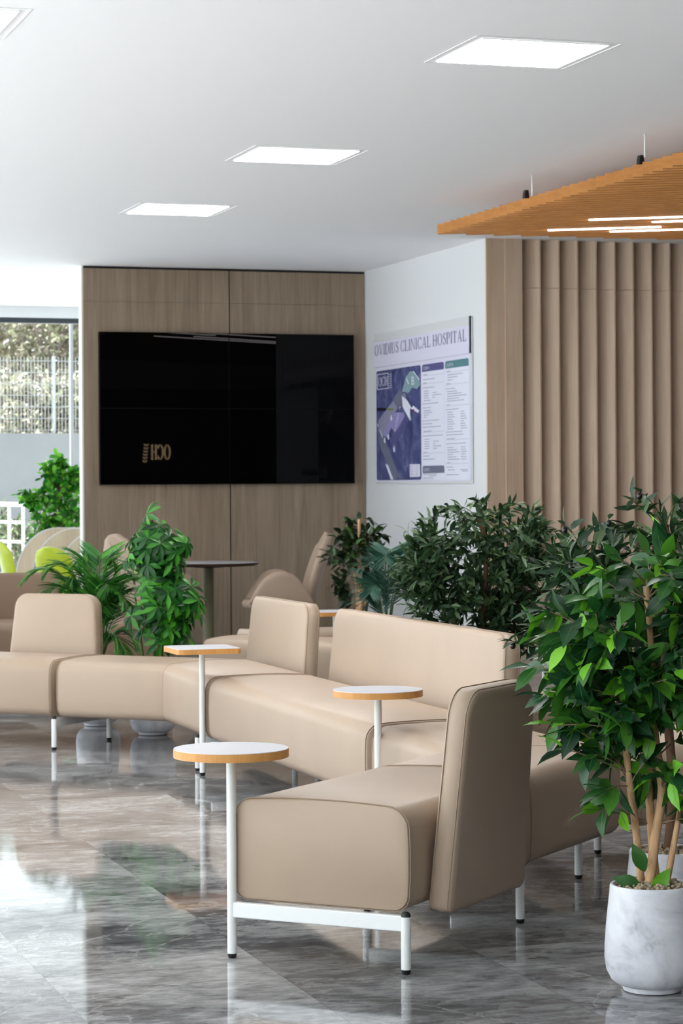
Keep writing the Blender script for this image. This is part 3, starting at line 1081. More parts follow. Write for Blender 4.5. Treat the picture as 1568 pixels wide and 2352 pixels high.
b_ = MB(); sign_poly(b_, [(0, 0), (1, 0), (1, 1), (0, 1)], 0.004, 0.012)
b_.build('backing_board', M['acrylic'], sign, SO)
b_ = MB(); sign_poly(b_, [(0.004, 0.0), (0.985, 0.0), (0.985, 0.222), (0.004, 0.222)], 0.0125, 0.022)
hd = b_.build('header_panel', M['acrylic'], sign, SO)
b_ = MB(); sign_poly(b_, [(0.004, 0.055), (0.984, 0.055), (0.984, 0.222), (0.004, 0.222)], 0.0222, 0.0226)
b_.build('header_print', M['sign_white'], hd, SO)
b_ = MB(); sign_poly(b_, [(0.986, 0.0), (0.994, 0.0), (0.994, 0.222), (0.986, 0.222)], 0.012, 0.0222)
b_.build('header_edge', M['sign_black'], hd, SO)
b_ = MB(); sign_poly(b_, [(0.004, 0.225), (0.985, 0.225), (0.985, 0.985), (0.004, 0.985)], 0.0122, 0.0135)
pn = b_.build('print_sheet', M['sign_white'], sign, SO)


# ---- serif capitals drawn from strokes; each glyph is a list of polygons in a unit-high box, with its width
def bar_(x0, y0, x1, y1):
    return [(x0, y0), (x1, y0), (x1, y1), (x0, y1)]


def arc_ring(cx, cy, ao, bo, ai, bi, a0, a1, k=20):
    out = []
    for i in range(k):
        p, q = a0 + (a1 - a0) * i / k, a0 + (a1 - a0) * (i + 1) / k
        out.append([(cx + ao * cos(p), cy + bo * sin(p)), (cx + ao * cos(q), cy + bo * sin(q)), (cx + ai * cos(q), cy + bi * sin(q)), (cx + ai * cos(p), cy + bi * sin(p))])
    return out


def stroke_(pts, ws):
    out = []; P = [Vector(p) for p in pts]; L = []; R = []
    for i, p in enumerate(P):
        t = (P[min(i + 1, len(P) - 1)] - P[max(i - 1, 0)]).normalized(); n = Vector((-t.y, t.x)) * ws[i] / 2
        L.append(p + n); R.append(p - n)
    for i in range(len(P) - 1):
        out.append([tuple(L[i]), tuple(L[i + 1]), tuple(R[i + 1]), tuple(R[i])])
    return out


def serif_glyph(c):
    T, t, h, e = 0.135, 0.05, 0.035, 0.055

    def stem(x, foot=True, head=True):
        o = [bar_(x, 0, x + T, 1)]
        if foot: o.append(bar_(x - e, 0, x + T + e, h))
        if head: o.append(bar_(x - e, 1 - h, x + T + e, 1))
        return o
    if c == 'I': return stem(e), T + 2 * e
    if c == 'O': return arc_ring(0.40, 0.5, 0.40, 0.515, 0.275, 0.475, 0, 2 * pi, 32), 0.80
    if c == 'C':
        g = arc_ring(0.40, 0.5, 0.40, 0.515, 0.275, 0.475, radians(42), radians(318), 28)
        return g + [bar_(0.655, 0.72, 0.695, 0.99), bar_(0.66, 0.05, 0.70, 0.26)], 0.72
    if c == 'D': return stem(e) + [bar_(e + T, 1 - t, 0.36, 1), bar_(e + T, 0, 0.36, t)] + arc_ring(0.36, 0.5, 0.38, 0.5, 0.255, 0.455, -pi / 2, pi / 2, 18), 0.76
    if c == 'P': return stem(e) + [bar_(e + T, 1 - t, 0.33, 1), bar_(e + T, 0.46, 0.33, 0.46 + t)] + arc_ring(0.33, 0.73, 0.24, 0.27, 0.12, 0.225, -pi / 2, pi / 2, 14), 0.60
    if c == 'L': return stem(e) + [bar_(e, 0, 0.60, t), bar_(0.555, 0, 0.60, 0.27)], 0.62
    if c == 'T': return stem(0.27, True, False) + [bar_(0, 1 - t, 0.665, 1), bar_(0, 0.76, 0.04, 1), bar_(0.625, 0.76, 0.665, 1)], 0.665
    if c == 'H': return stem(e) + stem(0.56) + [bar_(e + T, 0.49, 0.56, 0.49 + t)], 0.75
    if c == 'N':
        return [bar_(0.09, 0, 0.09 + t, 1), bar_(0.0, 0, 0.21, h), bar_(0.0, 1 - h, 0.16, 1), [(0.08, 1), (0.21, 1), (0.72, 0), (0.66, 0)], bar_(0.675, 0, 0.675 + t, 1), bar_(0.58, 1 - h, 0.80, 1)], 0.80
    if c == 'A':
        return [[(0.37, 1), (0.44, 1), (0.72, 0), (0.58, 0)], [(0.37, 1), (0.42, 1), (0.13, 0), (0.085, 0)], bar_(0.2, 0.32, 0.56, 0.32 + t), bar_(0.0, 0, 0.22, h), bar_(0.50, 0, 0.78, h)], 0.78
    if c == 'V':
        return [[(0.07, 1), (0.21, 1), (0.41, 0), (0.36, 0)], [(0.64, 1), (0.69, 1), (0.41, 0), (0.36, 0)], bar_(0.0, 1 - h, 0.28, 1), bar_(0.56, 1 - h, 0.77, 1)], 0.77
    if c == 'U':
        return [bar_(e, 0.3, e + T, 1), bar_(0, 1 - h, 2 * e + T, 1), bar_(0.60, 0.3, 0.60 + t, 1), bar_(0.51, 1 - h, 0.73, 1)] + arc_ring(0.355, 0.31, 0.29, 0.325, 0.2, 0.27, pi, 2 * pi, 16), 0.73
    if c == 'S':
        pts = [(0.44, 0.80), (0.40, 0.92), (0.27, 0.98), (0.14, 0.92), (0.09, 0.80), (0.14, 0.66), (0.27, 0.56), (0.40, 0.45), (0.46, 0.30), (0.43, 0.12), (0.28, 0.02), (0.13, 0.07), (0.07, 0.22)]
        ws = [0.04, 0.045, 0.05, 0.07, 0.09, 0.11, 0.13, 0.13, 0.11, 0.08, 0.05, 0.045, 0.04]
        return stroke_(pts, ws) + [bar_(0.43, 0.72, 0.465, 0.99), bar_(0.05, 0.01, 0.085, 0.29)], 0.52
    return [], 0.30


def serif_layout(text, gap=0.115, space=0.30):
    x = 0; polys = []
    for c in text:
        if c == ' ':
            x += space; continue
        g, w = serif_glyph(c)
        polys += [[(px + x, py) for px, py in pl] for pl in g]
        x += w + gap
    return polys, x - gap


def serif_on_sign(text, s0, s1, t0, t1, d, mat, parent, name):
    polys, w = serif_layout(text)
    mb = MB()
    for pl in polys:
        sign_poly(mb, [(s0 + (s1 - s0) * x / w, t1 + (t0 - t1) * y) for x, y in pl], d, d + 0.0006)
    return mb.build(name, mat, parent, SO)


serif_on_sign('OVIDIUS CLINICAL HOSPITAL', sx_(176), sx_(1212), 0.0745, 0.146, 0.0228, M['sign_navy'], hd, 'title_lettering')


def font_mesh(text):
    cu = bpy.data.curves.new('lettering', 'FONT')
    cu.body = text; cu.size = 1.0
    ob = bpy.data.objects.new('lettering', cu)
    COL.objects.link(ob)
    dg = bpy.context.evaluated_depsgraph_get()
    me = bpy.data.meshes.new_from_object(ob.evaluated_get(dg))
    vs = [v.co.copy() for v in me.vertices]; fs = [tuple(p.vertices) for p in me.polygons]
    bpy.data.objects.remove(ob); bpy.data.curves.remove(cu); bpy.data.meshes.remove(me)
    return vs, fs


def font_on_sign(text, s0, s1, tb_, ht, d, mat, parent, name, ang=0.0, pivot=None):
    vs, fs = font_mesh(text)
    x0 = min(v.x for v in vs); x1 = max(v.x for v in vs); y1 = max(v.y for v in vs)
    out = []
    for v in vs:
        x = (v.x - x0) / (x1 - x0) * (s1 - s0) * SW; y = v.y / y1 * ht * SH
        xr = x * cos(ang) - y * sin(ang); yr = x * sin(ang) + y * cos(ang)
        out.append(SP(s0 + xr / SW, tb_ - yr / SH, d))
    mb = MB(); mb.add(out, fs)
    return mb.build(name, mat, parent, SO)


def tcol(cx, cy):       # crop y to fraction down at crop x
    top = 440 - (cx - 165) * 215 / 1100
    return (cy - top) / (2110 - top)


# aerial map
mS0, mS1 = sx_(182), sx_(684)
b_ = MB(); sign_poly(b_, rrect(mS0, 0.248, mS1, 0.975, 0.03), 0.0137, 0.0142)
mp_ = b_.build('map_print', M['map'], sign, SO)


def map_poly(pts, mat, name, d=0.0144):
    b = MB(); sign_poly(b, [(sx_(x), tcol(x, y)) for x, y in pts], d, d + 0.0003)
    return b.build(name, mat, mp_, SO)


map_poly([(515, 920), (560, 850), (600, 850), (665, 940), (680, 1000), (640, 1050), (590, 1030), (545, 1090), (470, 1080)], M['sign_mint'], 'map_building', 0.0144)
map_poly([(365, 1170), (440, 1060), (540, 1100), (560, 1190), (420, 1270)], M['sign_slate'], 'map_building', 0.0145)
map_poly([(470, 1120), (500, 1150), (665, 1290), (650, 1315), (560, 1260), (560, 1400), (480, 1250)], M['sign_pale'], 'map_building', 0.0146)
map_poly([(205, 1400), (370, 1180), (420, 1260), (250, 1560), (205, 1480)], M['sign_grey'], 'map_building', 0.0147)
map_poly([(245, 1560), (390, 1310), (480, 1310), (500, 1350), (400, 1540), (350, 1480), (300, 1590)], M['sign_violet'], 'map_building', 0.0148)
map_poly([(400, 1520), (500, 1370), (525, 1450), (400, 1660), (340, 1690), (335, 1600)], M['sign_indigo'], 'map_building', 0.0149)
map_poly([(480, 1085), (515, 1080), (600, 1230), (580, 1260)], M['sign_navy'], 'map_building', 0.0150)
map_poly([(186, 1260), (290, 1260), (290, 1290), (186, 1295)], M['sign_black'], 'map_mark', 0.0150)
map_poly([(300, 1265), (375, 1262), (375, 1285), (300, 1288)], plain('green_print', (0.14, 0.19, 0.05), 0.4), 'map_mark', 0.0151)
map_poly([(590, 1275), (610, 1275), (610, 1300), (590, 1300)], plain('magenta_print', (0.25, 0.02, 0.12), 0.4), 'map_mark', 0.0151)
map_poly([(190, 1420), (205, 1430), (440, 2040), (370, 2060), (215, 1680)], M['sign_slate'], 'map_road', 0.0144)
map_poly([(190, 1440), (196, 1436), (255, 1590), (248, 1594)], M['sign_pale'], 'map_road', 0.0147)
map_poly([(280, 1880), (310, 1900), (370, 2060), (340, 2060)], M['sign_pale'], 'map_road', 0.0147)
for x_, y_ in ((345, 1370), (310, 1580), (375, 1720), (270, 1620)):
    map_poly([(x_ - 6, y_ - 5), (x_ + 8, y_ - 34), (x_ + 16, y_ + 20), (x_ + 2, y_ + 36)], M['sign_pale'], 'map_mark', 0.0152)
map_poly([(520, 930), (527, 925), (552, 990), (545, 998)], M['sign_pale'], 'map_mark', 0.0152)
map_poly([(598, 850), (604, 845), (675, 945), (668, 950)], M['sign_pale'], 'map_mark', 0.0152)
map_poly([(555, 1890), (672, 1890), (672, 2030), (555, 2035)], M['sign_white'], 'map_legend', 0.0152)
for r_ in range(6):
    for c_ in (0, 1):
        map_poly([(563 + c_ * 58, 1908 + r_ * 20), (592 + c_ * 56, 1907 + r_ * 20), (592 + c_ * 56, 1911 + r_ * 20), (563 + c_ * 58, 1912 + r_ * 20)], M['sign_grey'], 'legend_line', 0.0156)
font_on_sign('B', sx_(582), sx_(610), tcol(596, 1000), 0.052, 0.0156, M['sign_pale'], mp_, 'map_lettering')
font_on_sign('CORP B', sx_(495), sx_(620), tcol(495, 1110), 0.020, 0.0156, M['sign_pale'], mp_, 'map_lettering', ang=-0.95)
font_on_sign('CORP A', sx_(392), sx_(505), tcol(392, 1530), 0.020, 0.0156, M['sign_pale'], mp_, 'map_lettering', ang=0.95)
# emblem: framed serif letters with a leaf spray
fr_ = MB()
ls0, ls1, lt0, lt1 = sx_(190), sx_(322), 0.268, 0.372
for a_ in ((ls0, lt0, ls1, lt0 + 0.005), (ls0, lt1 - 0.005, ls1, lt1), (ls0, lt0, ls0 + 0.008, lt1)):
    sign_poly(fr_, [(a_[0], a_[1]), (a_[2], a_[1]), (a_[2], a_[3]), (a_[0], a_[3])], 0.0152, 0.0157)
for k in range(7):
    tt_ = lt0 + 0.006 + k * 0.0145
    for sg in (-1, 1):
        cs_ = ls1 + 0.012 + sg * 0.013
        sign_poly(fr_, [(ls1 + 0.012, tt_ + 0.010), (cs_, tt_ + 0.003), (cs_ + sg * 0.010, tt_ - 0.004), (cs_ + sg * 0.002, tt_ + 0.009)], 0.0152, 0.0157)
fr_.build('emblem', M['sign_white'], mp_, SO)
serif_on_sign('OCH', ls0 + 0.018, ls1 - 0.012, lt0 + 0.022, lt1 - 0.022, 0.0153, M['sign_white'], mp_, 'emblem_lettering')


# the two columns of the directory
def column(cx0, cx1, t0, t1, headmat, title, rows, nm):
    s0, s1 = sx_(cx0), sx_(cx1)
    b = MB(); sign_poly(b, rrect(s0, t0, s1, t1, 0.025), 0.0137, 0.0142)
    c = b.build('directory_column', M['sign_pale'], sign, SO)
    b = MB(); sign_poly(b, rrect(s0, t0, s1, t0 + 0.046, 0.025, 'ab'), 0.0143, 0.0147)
    h_ = b.build('column_heading', headmat, c, SO)
    font_on_sign(title, s0 + 0.012, s0 + 0.075, t0 + 0.034, 0.019, 0.0149, M['sign_white'], c, 'heading_lettering')
    ln = MB()
    w = s1 - s0
    for kind, tr, parts_ in rows:
        if kind == 'rule':
            sign_poly(ln, [(s0 + 0.002, tr), (s1 - 0.002, tr), (s1 - 0.002, tr + 0.0016), (s0 + 0.002, tr + 0.0016)], 0.0143, 0.0146)
        for a, bb in parts_:
            x = s0 + a * w
            while x < s0 + bb * w:            # dashes standing for words too small to read
                wl = random.uniform(0.010, 0.022)
                e_ = min(x + wl, s0 + bb * w)
                sign_poly(ln, [(x, tr - 0.0075), (e_, tr - 0.0075), (e_, tr - 0.0030), (x, tr - 0.0030)], 0.0143, 0.0146)
                x = e_ + 0.0025
    ln.build('small_print', M['sign_grey'], c, SO)


rowsA = [('rule', .320, [(.06, .25)]), ('t', .350, [(.03, .6)]), ('rule', .372, [(.05, .22)]), ('t', .402, [(.03, .58)])]
rowsA += [('t', .423 + i * .0145, [(.08, .3), (.48, .48 + .1 * ((i * 7) % 5))]) for i in range(4)]
rowsA += [('t', .483, [(.08, .4)]), ('t', .503, [(.03, .75)]), ('t', .528, [(.03, .42)]), ('t', .547, [(.08, .4)]), ('t', .560, [(.08, .46)]), ('t', .574, [(.08, .3)]), ('t', .588, [(.08, .2)]),
          ('t', .610, [(.02, .78)]), ('t', .630, [(.02, .46)]), ('t', .650, [(.02, .86)]), ('rule', .676, [(.06, .44)]), ('t', .705, [(.02, .94)])]
rowsA += [('t', .727 + i * .0145, [(.1, .32), (.5, .5 + .09 * ((i * 3) % 5))]) for i in range(5)]
rowsA += [('rule', .808, [(.06, .2)]), ('t', .832, [(.03, .34)]), ('t', .852, [(.03, .58)])]
column(700, 944, 0.2495, 0.882, M['sign_indigo'], 'CORP A', rowsA, 'a')
rowsC = [('t', .948, [(.03, .66)]), ('t', .960, [(.3, .64)])]
column(700, 944, 0.888, 0.975, M['sign_slate'], 'CORP C', [('t', .945, [(.03, .66)]), ('t', .956, [(.3, .64)]), ('t', .970, [(.03, .5)])], 'c')
rowsB = [('rule', .318, [(.06, .24)])] + [('t', .340 + i * .016, [(.1, .75 - .22 * i)]) for i in range(3)] + [('rule', .394, [(.06, .22)]), ('t', .425, [(.03, .42)])]
rowsB += [('t', .443 + i * .0145, [(.08, .5 + .1 * ((i * 2) % 5))]) for i in range(5)]
rowsB += [('rule', .524, [(.06, .2)]), ('t', .552, [(.03, .56)])]
rowsB += [('t', .570 + i * .0145, [(.08, .3 + .05 * (i % 3)), (.65, .8 + .04 * (i % 4))]) for i in range(8)]
rowsB += [('t', .690, [(.03, .72)]), ('t', .708, [(.03, .76)]), ('rule', .732, [(.06, .4)]), ('t', .762, [(.03, .88)])]
rowsB += [('t', .785 + i * .0145, [(.08, .34 + .12 * (i % 3)), (.66, .84 + .03 * (i % 3))]) for i in range(6)]
rowsB += [('rule', .878, [(.06, .2)]), ('t', .905, [(.03, .32)]), ('t', .922, [(.1, .4), (.62, .94)]), ('t', .931, [(.7, .94)]), ('t', .952, [(.03, .56)])]
column(960, 1225, 0.2495, 0.975, M['sign_teal'], 'CORP B', rowsB, 'b')

# ------------------------------------------------------------------ suspended slatted raft with light lines
ZR0, ZR1 = 3.17, 3.24
P0 = on_z(1005, 515, ZR1).xy
P1 = on_z(1568, 345, ZR1).xy
sd = Vector((cos(radians(-13 - 17.6)), sin(radians(-13 - 17.6))))
raft_o = (P0.x, P0.y, ZR0)
raft = thing('ceiling_raft', 'orange timber slat raft hanging below the ceiling at right, with thin light lines', 'pendant ceiling', raft_o)
mb = MB()
for i in range(44):
    a = P0 + (P1 - P0) * (i / 30.0)
    b = a + sd * 4.6
    n = lnorm(sd) * 0.022
    mb.prism([tuple(a - n), tuple(b - n), tuple(b + n), tuple(a + n)], ZR0, ZR1)
far0 = on_z(1005, 538, ZR0).xy
far1 = on_z(1568, 552, ZR0).xy
fs_ = (far1 - far0) / 9.0
for i in range(1, 12):
    a = P0 + fs_ * i
    b = a + sd * 4.6
    n = lnorm(sd) * 0.022
    mb.prism([tuple(a - n), tuple(b - n), tuple(b + n), tuple(a + n)], ZR0, ZR1)
mb.build('slat_panel', M['orange_wood'], raft, raft_o)
bk = MB()
for f in (0.9, 2.1, 3.4):
    a = P0 + sd * f; b = P1 + sd * f + (P1 - P0) * 0.4
    bk.beam(a, b, 0.04, ZR1, ZR1 + 0.03)
bk.build('cross_batten', M['black'], raft, raft_o)
for (x0, y0), (x1, y1) in (((1352, 504), (1568, 497)), ((1497, 509), (1568, 506.5)), ((1258, 528), (1517, 520)), ((1400, 531), (1568, 526))):
    a = on_z(x0, y0, ZR0).xy; b = on_z(x1, y1, ZR0).xy
    if x1 > 1560: b = a + (b - a).normalized() * 2.2
    MB().beam(a, b, 0.026, ZR0 - 0.006, ZR0 - 0.001).build('led_strip', M['led'], raft, raft_o)
for (x, yt), (xc, yc) in (((1221, 402), (1207, 455)), ((1480, 307), (1470, 377))):
    p = on_z(x, yt, CEIL)
    c = MB().tube([(p.x, p.y, CEIL - 0.001), (p.x, p.y, ZR1 + 0.01)], 0.005, 8).build('suspension_cable', M['white_metal'], raft, raft_o, smooth=0)
    qc = on_z(xc, yc, ZR1 + 0.005)
    MB().rings([[(qc.x - r, qc.y - 0.02, ZR1 + z), (qc.x + r, qc.y - 0.02, ZR1 + z), (qc.x + r, qc.y + 0.02, ZR1 + z), (qc.x - r, qc.y + 0.02, ZR1 + z)] for r, z in ((0.017, 0.0), (0.014, 0.03), (0.009, 0.055))]).build('cable_clip', M['black'], c, raft_o)

# ------------------------------------------------------------------ plants
UP = V(0, 0, 1)


def rnd_dir():
    while True:
        v = V(random.uniform(-1, 1), random.uniform(-1, 1), random.uniform(-1, 1))
        if 0.05 < v.length < 1: return v.normalized()


POT_PROF = [(0.070, 0.0), (0.080, 0.003), (0.083, 0.012), (0.083, 0.016), (0.098, 0.021), (0.114, 0.034), (0.126, 0.058), (0.1315, 0.092), (0.1305, 0.13), (0.127, 0.18), (0.121, 0.235), (0.1165, 0.275),
            (0.1155, 0.290), (0.113, 0.295), (0.107, 0.295), (0.104, 0.290), (0.104, 0.272)]


def pot_with_gravel(t, n=160):
    MB().lathe(POT_PROF, n=48).build('pot', M['pot'], t, smooth=45)
    g = MB()
    g.lathe([(0.1035, 0.272), (0.1035, 0.278), (0.06, 0.286)], n=24)
    for _ in range(n):
        r = 0.098 * sqrt(random.random()); a = random.uniform(0, 2 * pi)
        s = random.uniform(0.0045, 0.0085)
        g.ball((r * cos(a), r * sin(a), 0.285 + random.uniform(0, 0.011) + 0.006 * (1 - r / 0.1)), s, s * random.uniform(0.7, 1.2), s * 0.8, 6, 4)
    o = g.build('gravel', M['gravel'], t, smooth=60)
    o['kind'] = 'stuff'


def bez(a, b, c, k=6):
    return [a * (1 - i / k) ** 2 + b * 2 * (i / k) * (1 - i / k) + c * (i / k) ** 2 for i in range(k + 1)]


OVATE = [(0.0, 0.0), (0.12, 0.45), (0.33, 0.95), (0.52, 1.0), (0.72, 0.72), (0.87, 0.32), (1.0, 0.0)]
LANCE = [(0.0, 0.0), (0.18, 0.65), (0.45, 1.0), (0.75, 0.68), (1.0, 0.0)]
OBOV = [(0.0, 0.0), (0.2, 0.35), (0.45, 0.85), (0.62, 1.0), (0.82, 0.65), (1.0, 0.0)]
ROUND = [(0.0, 0.0), (0.15, 0.7), (0.45, 1.0), (0.75, 0.85), (1.0, 0.0)]


def trunk_points(trunks):
    pts = []
    for path, r in trunks:
        for a, b in zip(path, path[1:]):
            for i in range(4): pts.append(a + (b - a) * (i / 4))
        pts.append(path[-1])
    return pts


def smooth_path(pts, k=4):
    out = []
    P = [Vector(p) for p in pts]
    for i in range(len(P) - 1):
        p0, p1, p2, p3 = P[max(i - 1, 0)], P[i], P[i + 1], P[min(i + 2, len(P) - 1)]
        for j in range(k):
            t = j / k
            out.append(0.5 * ((2 * p1) + (p2 - p0) * t + (2 * p0 - 5 * p1 + 4 * p2 - p3) * t * t + (3 * p1 - p0 - 3 * p2 + p3) * t ** 3))
    out.append(P[-1])
    return out


def woody_plant(t, trunks, anchors, leafL, leafW, prof, leaf_m, bark_m, twig_m, per_twig=7, curl=0.25, fold=0.2, wave=0.0, spread=0.9, droop=0.35, twig_r=0.0022, facing=0.6, tip=True, ribs=False):
    """trunks: list of (points, (r0, r1)); anchors: twig tips in local coordinates"""
    tp_ = []
    for path, (r0, r1) in trunks:
        sp = smooth_path(path)
        n = len(sp)
        rs = [(r0 + (r1 - r0) * i / (n - 1)) * random.uniform(0.93, 1.07) for i in range(n)]
        MB().tube(sp, rs, 10).build('trunk', bark_m, t, smooth=60)
        tp_ += sp[n // 4:]
    tw = MB(); lf = MB(); lf.leafy = True
    rb = MB() if ribs else None
    if rb: rb.leafy = True
    for a in anchors:
        cand = sorted(tp_, key=lambda p: (p - a).length + max(0, p.z - a.z + 0.05) * 1.5)[:4]
        s0 = random.choice(cand)
        mid = (s0 + a) / 2 + UP * (0.12 * (a - s0).length) + rnd_dir() * 0.08 * (a - s0).length
        path = bez(s0, mid, a, 6)
        tw.tube(path, [twig_r * (1.5 - 0.12 * i) for i in range(7)], 5)
        outw = V(a.x, a.y, 0)
        outw = outw.normalized() if outw.length > 1e-4 else V(1, 0, 0)
        for k in range(per_twig):
            f = 0.42 + 0.58 * (k + random.random() * 0.6) / per_twig
            f = min(f, 1.0)
            i = min(5, int(f * 6)); p = path[i] + (path[i + 1] - path[i]) * (f * 6 - i)
            tan = (path[i + 1] - path[i]).normalized()
            d = tan * 0.55 + rnd_dir() * spread + outw * 0.25 - UP * droop * random.uniform(0.2, 1.2)
            nrm = UP * facing + rnd_dir() * 0.7 + outw * 0.25
            L = leafL * random.uniform(0.72, 1.12)
            lf.leaf(p, d, nrm, L, leafW * L / leafL * random.uniform(0.85, 1.1), prof, curl * random.uniform(0.2, 1.4), fold, wave, rb)
        if tip:
            lf.leaf(a, (path[6] - path[5]) + UP * 0.02 * random.uniform(-1, 1), UP + rnd_dir() * 0.5, leafL * 0.9, leafW * 0.85, prof, curl, fold, wave)
    tw.build('branches', twig_m, t, smooth=60)
    fo_ = lf.build('foliage', leaf_m, t, smooth=0)
    if rb: rb.build('leaf_midribs', M['midrib'], fo_, smooth=0)


def in_ellipsoids(ells, n, shell=0.55, reject=None):
    out = []
    wts = [e[3] for e in ells]
    while len(out) < n:
        e = random.choices(ells, wts)[0]
        c, r = e[0], e[1]
        d = rnd_dir(); k = (shell + (1 - shell) * random.random()) if random.random() < e[2] else random.random() ** 0.5
        p = V(c[0] + d.x * r[0] * k, c[1] + d.y * r[1] * k, c[2] + d.z * r[2] * k)
        if reject and reject(p): continue
        out.append(p)
    return out


# local camera axes at a plant, to lean crowns as the photograph shows them
RX = V(CY, -SY, 0)      # picture right
RZ = V(SY, CY, 0)       # away from the camera


def lc(x, away, z):
    return RX * x + RZ * away + UP * z


# --- front ficus, right edge
fp = at_depth(1497, 2275, 6.72); fp = on_z(1497, 2274, 0)
t = thing('potted_ficus', 'tall ficus with large bright green leaves in a white pot at the right edge', 'potted plant', (fp.x, fp.y, 0), 0.0, 'artificial trees in white pots')
pot_with_gravel(t, 240)
tr = [([lc(-0.010, 0.0, 0.26), lc(0.012, 0.01, 0.42), lc(0.030, 0.0, 0.56), lc(0.010, 0.02, 0.74), lc(0.005, 0.0, 0.92), lc(-0.01, 0.0, 1.12)], (0.0150, 0.009)),
      ([lc(-0.022, 0.03, 0.26), lc(-0.040, 0.02, 0.44), lc(-0.062, 0.0, 0.60), lc(-0.075, -0.01, 0.72), lc(-0.105, -0.02, 0.88), lc(-0.12, 0.0, 0.97)], (0.0115, 0.007)),
      ([lc(0.018, 0.03, 0.26), lc(0.005, 0.04, 0.45), lc(0.000, 0.03, 0.60), lc(0.03, 0.03, 0.80), lc(0.05, 0.02, 1.02)], (0.0135, 0.008)),
      ([lc(0.035, 0.0, 0.26), lc(0.08, 0.0, 0.5), lc(0.12, 0.0, 0.75), lc(0.16, 0.0, 0.98)], (0.0095, 0.006))]
anch = in_ellipsoids([(lc(0.02, 0, 1.00), (0.35, 0.30, 0.27), 0.7, 1.0), (lc(-0.12, -0.04, 0.80), (0.17, 0.16, 0.13), 0.6, 0.33), (lc(0.10, 0, 0.72), (0.24, 0.22, 0.20), 0.6, 0.40)], 150)
anch += [lc(-0.13, -0.05, 0.56), lc(-0.15, 0.0, 0.50), lc(0.09, -0.08, 0.56), lc(0.11, -0.05, 0.48), lc(0.03, -0.12, 0.62), lc(-0.16, -0.05, 0.66), lc(-0.27, -0.06, 0.74), lc(-0.30, -0.03, 0.82), lc(-0.33, -0.02, 0.90), lc(-0.25, -0.08, 0.68), lc(-0.20, -0.06, 0.72), lc(-0.34, 0, 1.0)]
woody_plant(t, tr, anch, 0.098, 0.045, OVATE, M['ficus'], M['bark'], M['twig'], per_twig=7, curl=0.3, fold=0.22, wave=0.012, spread=0.85, droop=0.5, twig_r=0.0017, ribs=True)
bl = MB(); bl.leafy = True
for p_, d_ in ((lc(-0.03, -0.03, 0.29), lc(-0.9, -0.1, 0.35)), (lc(0.0, -0.03, 0.27), lc(0.55, -0.2, 0.9)), (lc(-0.02, -0.02, 0.33), lc(-0.4, -0.1, 1.0))):
    bl.leaf(p_, d_, UP * 0.3 - RZ, 0.085, 0.042, OVATE, 0.25, 0.2, 0.01)
bl.build('base_leaves', M['ficus'], t, smooth=0)


def olive_tree(t, trunks, ells, n, mat, fruits, per=10, L=0.070, W=0.020):
    pot_with_gravel(t)
    an = in_ellipsoids(ells, n) + [Vector(p) + UP * 0.012 for p in fruits] + [Vector(p) * 0.97 + UP * 0.03 + rnd_dir() * 0.03 for p in fruits]
    woody_plant(t, trunks, an, L, W, LANCE, mat, M['bark_dark'], M['green_stem'], per_twig=per, curl=0.25, fold=0.25, spread=0.8, droop=0.1, twig_r=0.0014, facing=0.5)
    for p in fruits:
        f = MB().ball((0, 0, 0), 0.0085, 0.0085, 0.011, 12, 8).build('olive_fruit', M['fruit'], t, smooth=0)
        f.location = p


# --- olive tree behind it, right edge
op = on_z(1536, 2175, 0); op = at_depth(1534, 2178, 7.33)
t = thing('potted_olive_tree', 'olive tree with narrow grey green leaves behind the big ficus at the right edge', 'potted plant', (op.x, op.y, 0), 0.0, 'artificial trees in white pots')
tr = [([lc(0.0, 0, 0.26), lc(0.015, 0, 0.50), lc(0.0, 0.02, 0.80), lc(0.02, 0, 1.10), lc(0.0, 0, 1.28)], (0.017, 0.008)),
      ([lc(0.0, 0.02, 0.40), lc(-0.08, 0.02, 0.66), lc(-0.17, 0.0, 0.90), lc(-0.24, 0.0, 1.10)], (0.012, 0.006))]
fr = [at_depth(x, y, 7.0) - Vector((op.x, op.y, 0)) for x, y in ((1296, 1217), (1468, 1139), (1397, 1202), (1311, 1302), (1233, 1454), (1177, 1483), (1295, 1713), (1562, 1168))]
olive_tree(t, tr, [(lc(0.03, 0, 1.10), (0.40, 0.34, 0.24), 0.8, 1.0), (lc(-0.26, -0.05, 1.16), (0.13, 0.14, 0.10), 0.6, 0.16), (lc(-0.33, -0.05, 0.96), (0.12, 0.13, 0.10), 0.6, 0.16), (lc(-0.18, 0, 0.76), (0.15, 0.18, 0.14), 0.6, 0.16)], 230, M['olive_leaf'], fr)

# --- olive tree in the middle
mp0 = at_depth(1062, 1800, 11.0)
t = thing('potted_olive_tree', 'dense dark olive tree standing behind the long bench, in the middle', 'potted plant', (3.95, 10.37, 0), 0.0, 'artificial trees in white pots')
oc = Vector((3.95, 10.37, 0))
tr = [([lc(0.0, 0, 0.26), lc(-0.01, 0, 0.50), lc(0.02, 0.02, 0.80), lc(0.03, 0, 1.10), lc(0.0, 0, 1.25)], (0.018, 0.010)),
      ([lc(0.0, 0.02, 0.45), lc(0.08, 0.02, 0.70), lc(0.17, 0.0, 0.95), lc(0.22, 0.0, 1.15)], (0.013, 0.007)),
      ([lc(0.0, 0.02, 0.45), lc(-0.08, 0.02, 0.70), lc(-0.17, 0.0, 0.90), lc(-0.22, 0.0, 1.05)], (0.012, 0.006))]
fr = [at_depth(x, y, 10.7) - oc for x, y in ((1018, 1172), (1093, 1152), (1192, 1164), (994, 1192), (1062, 1193), (1198, 1213), (1212, 1287))]
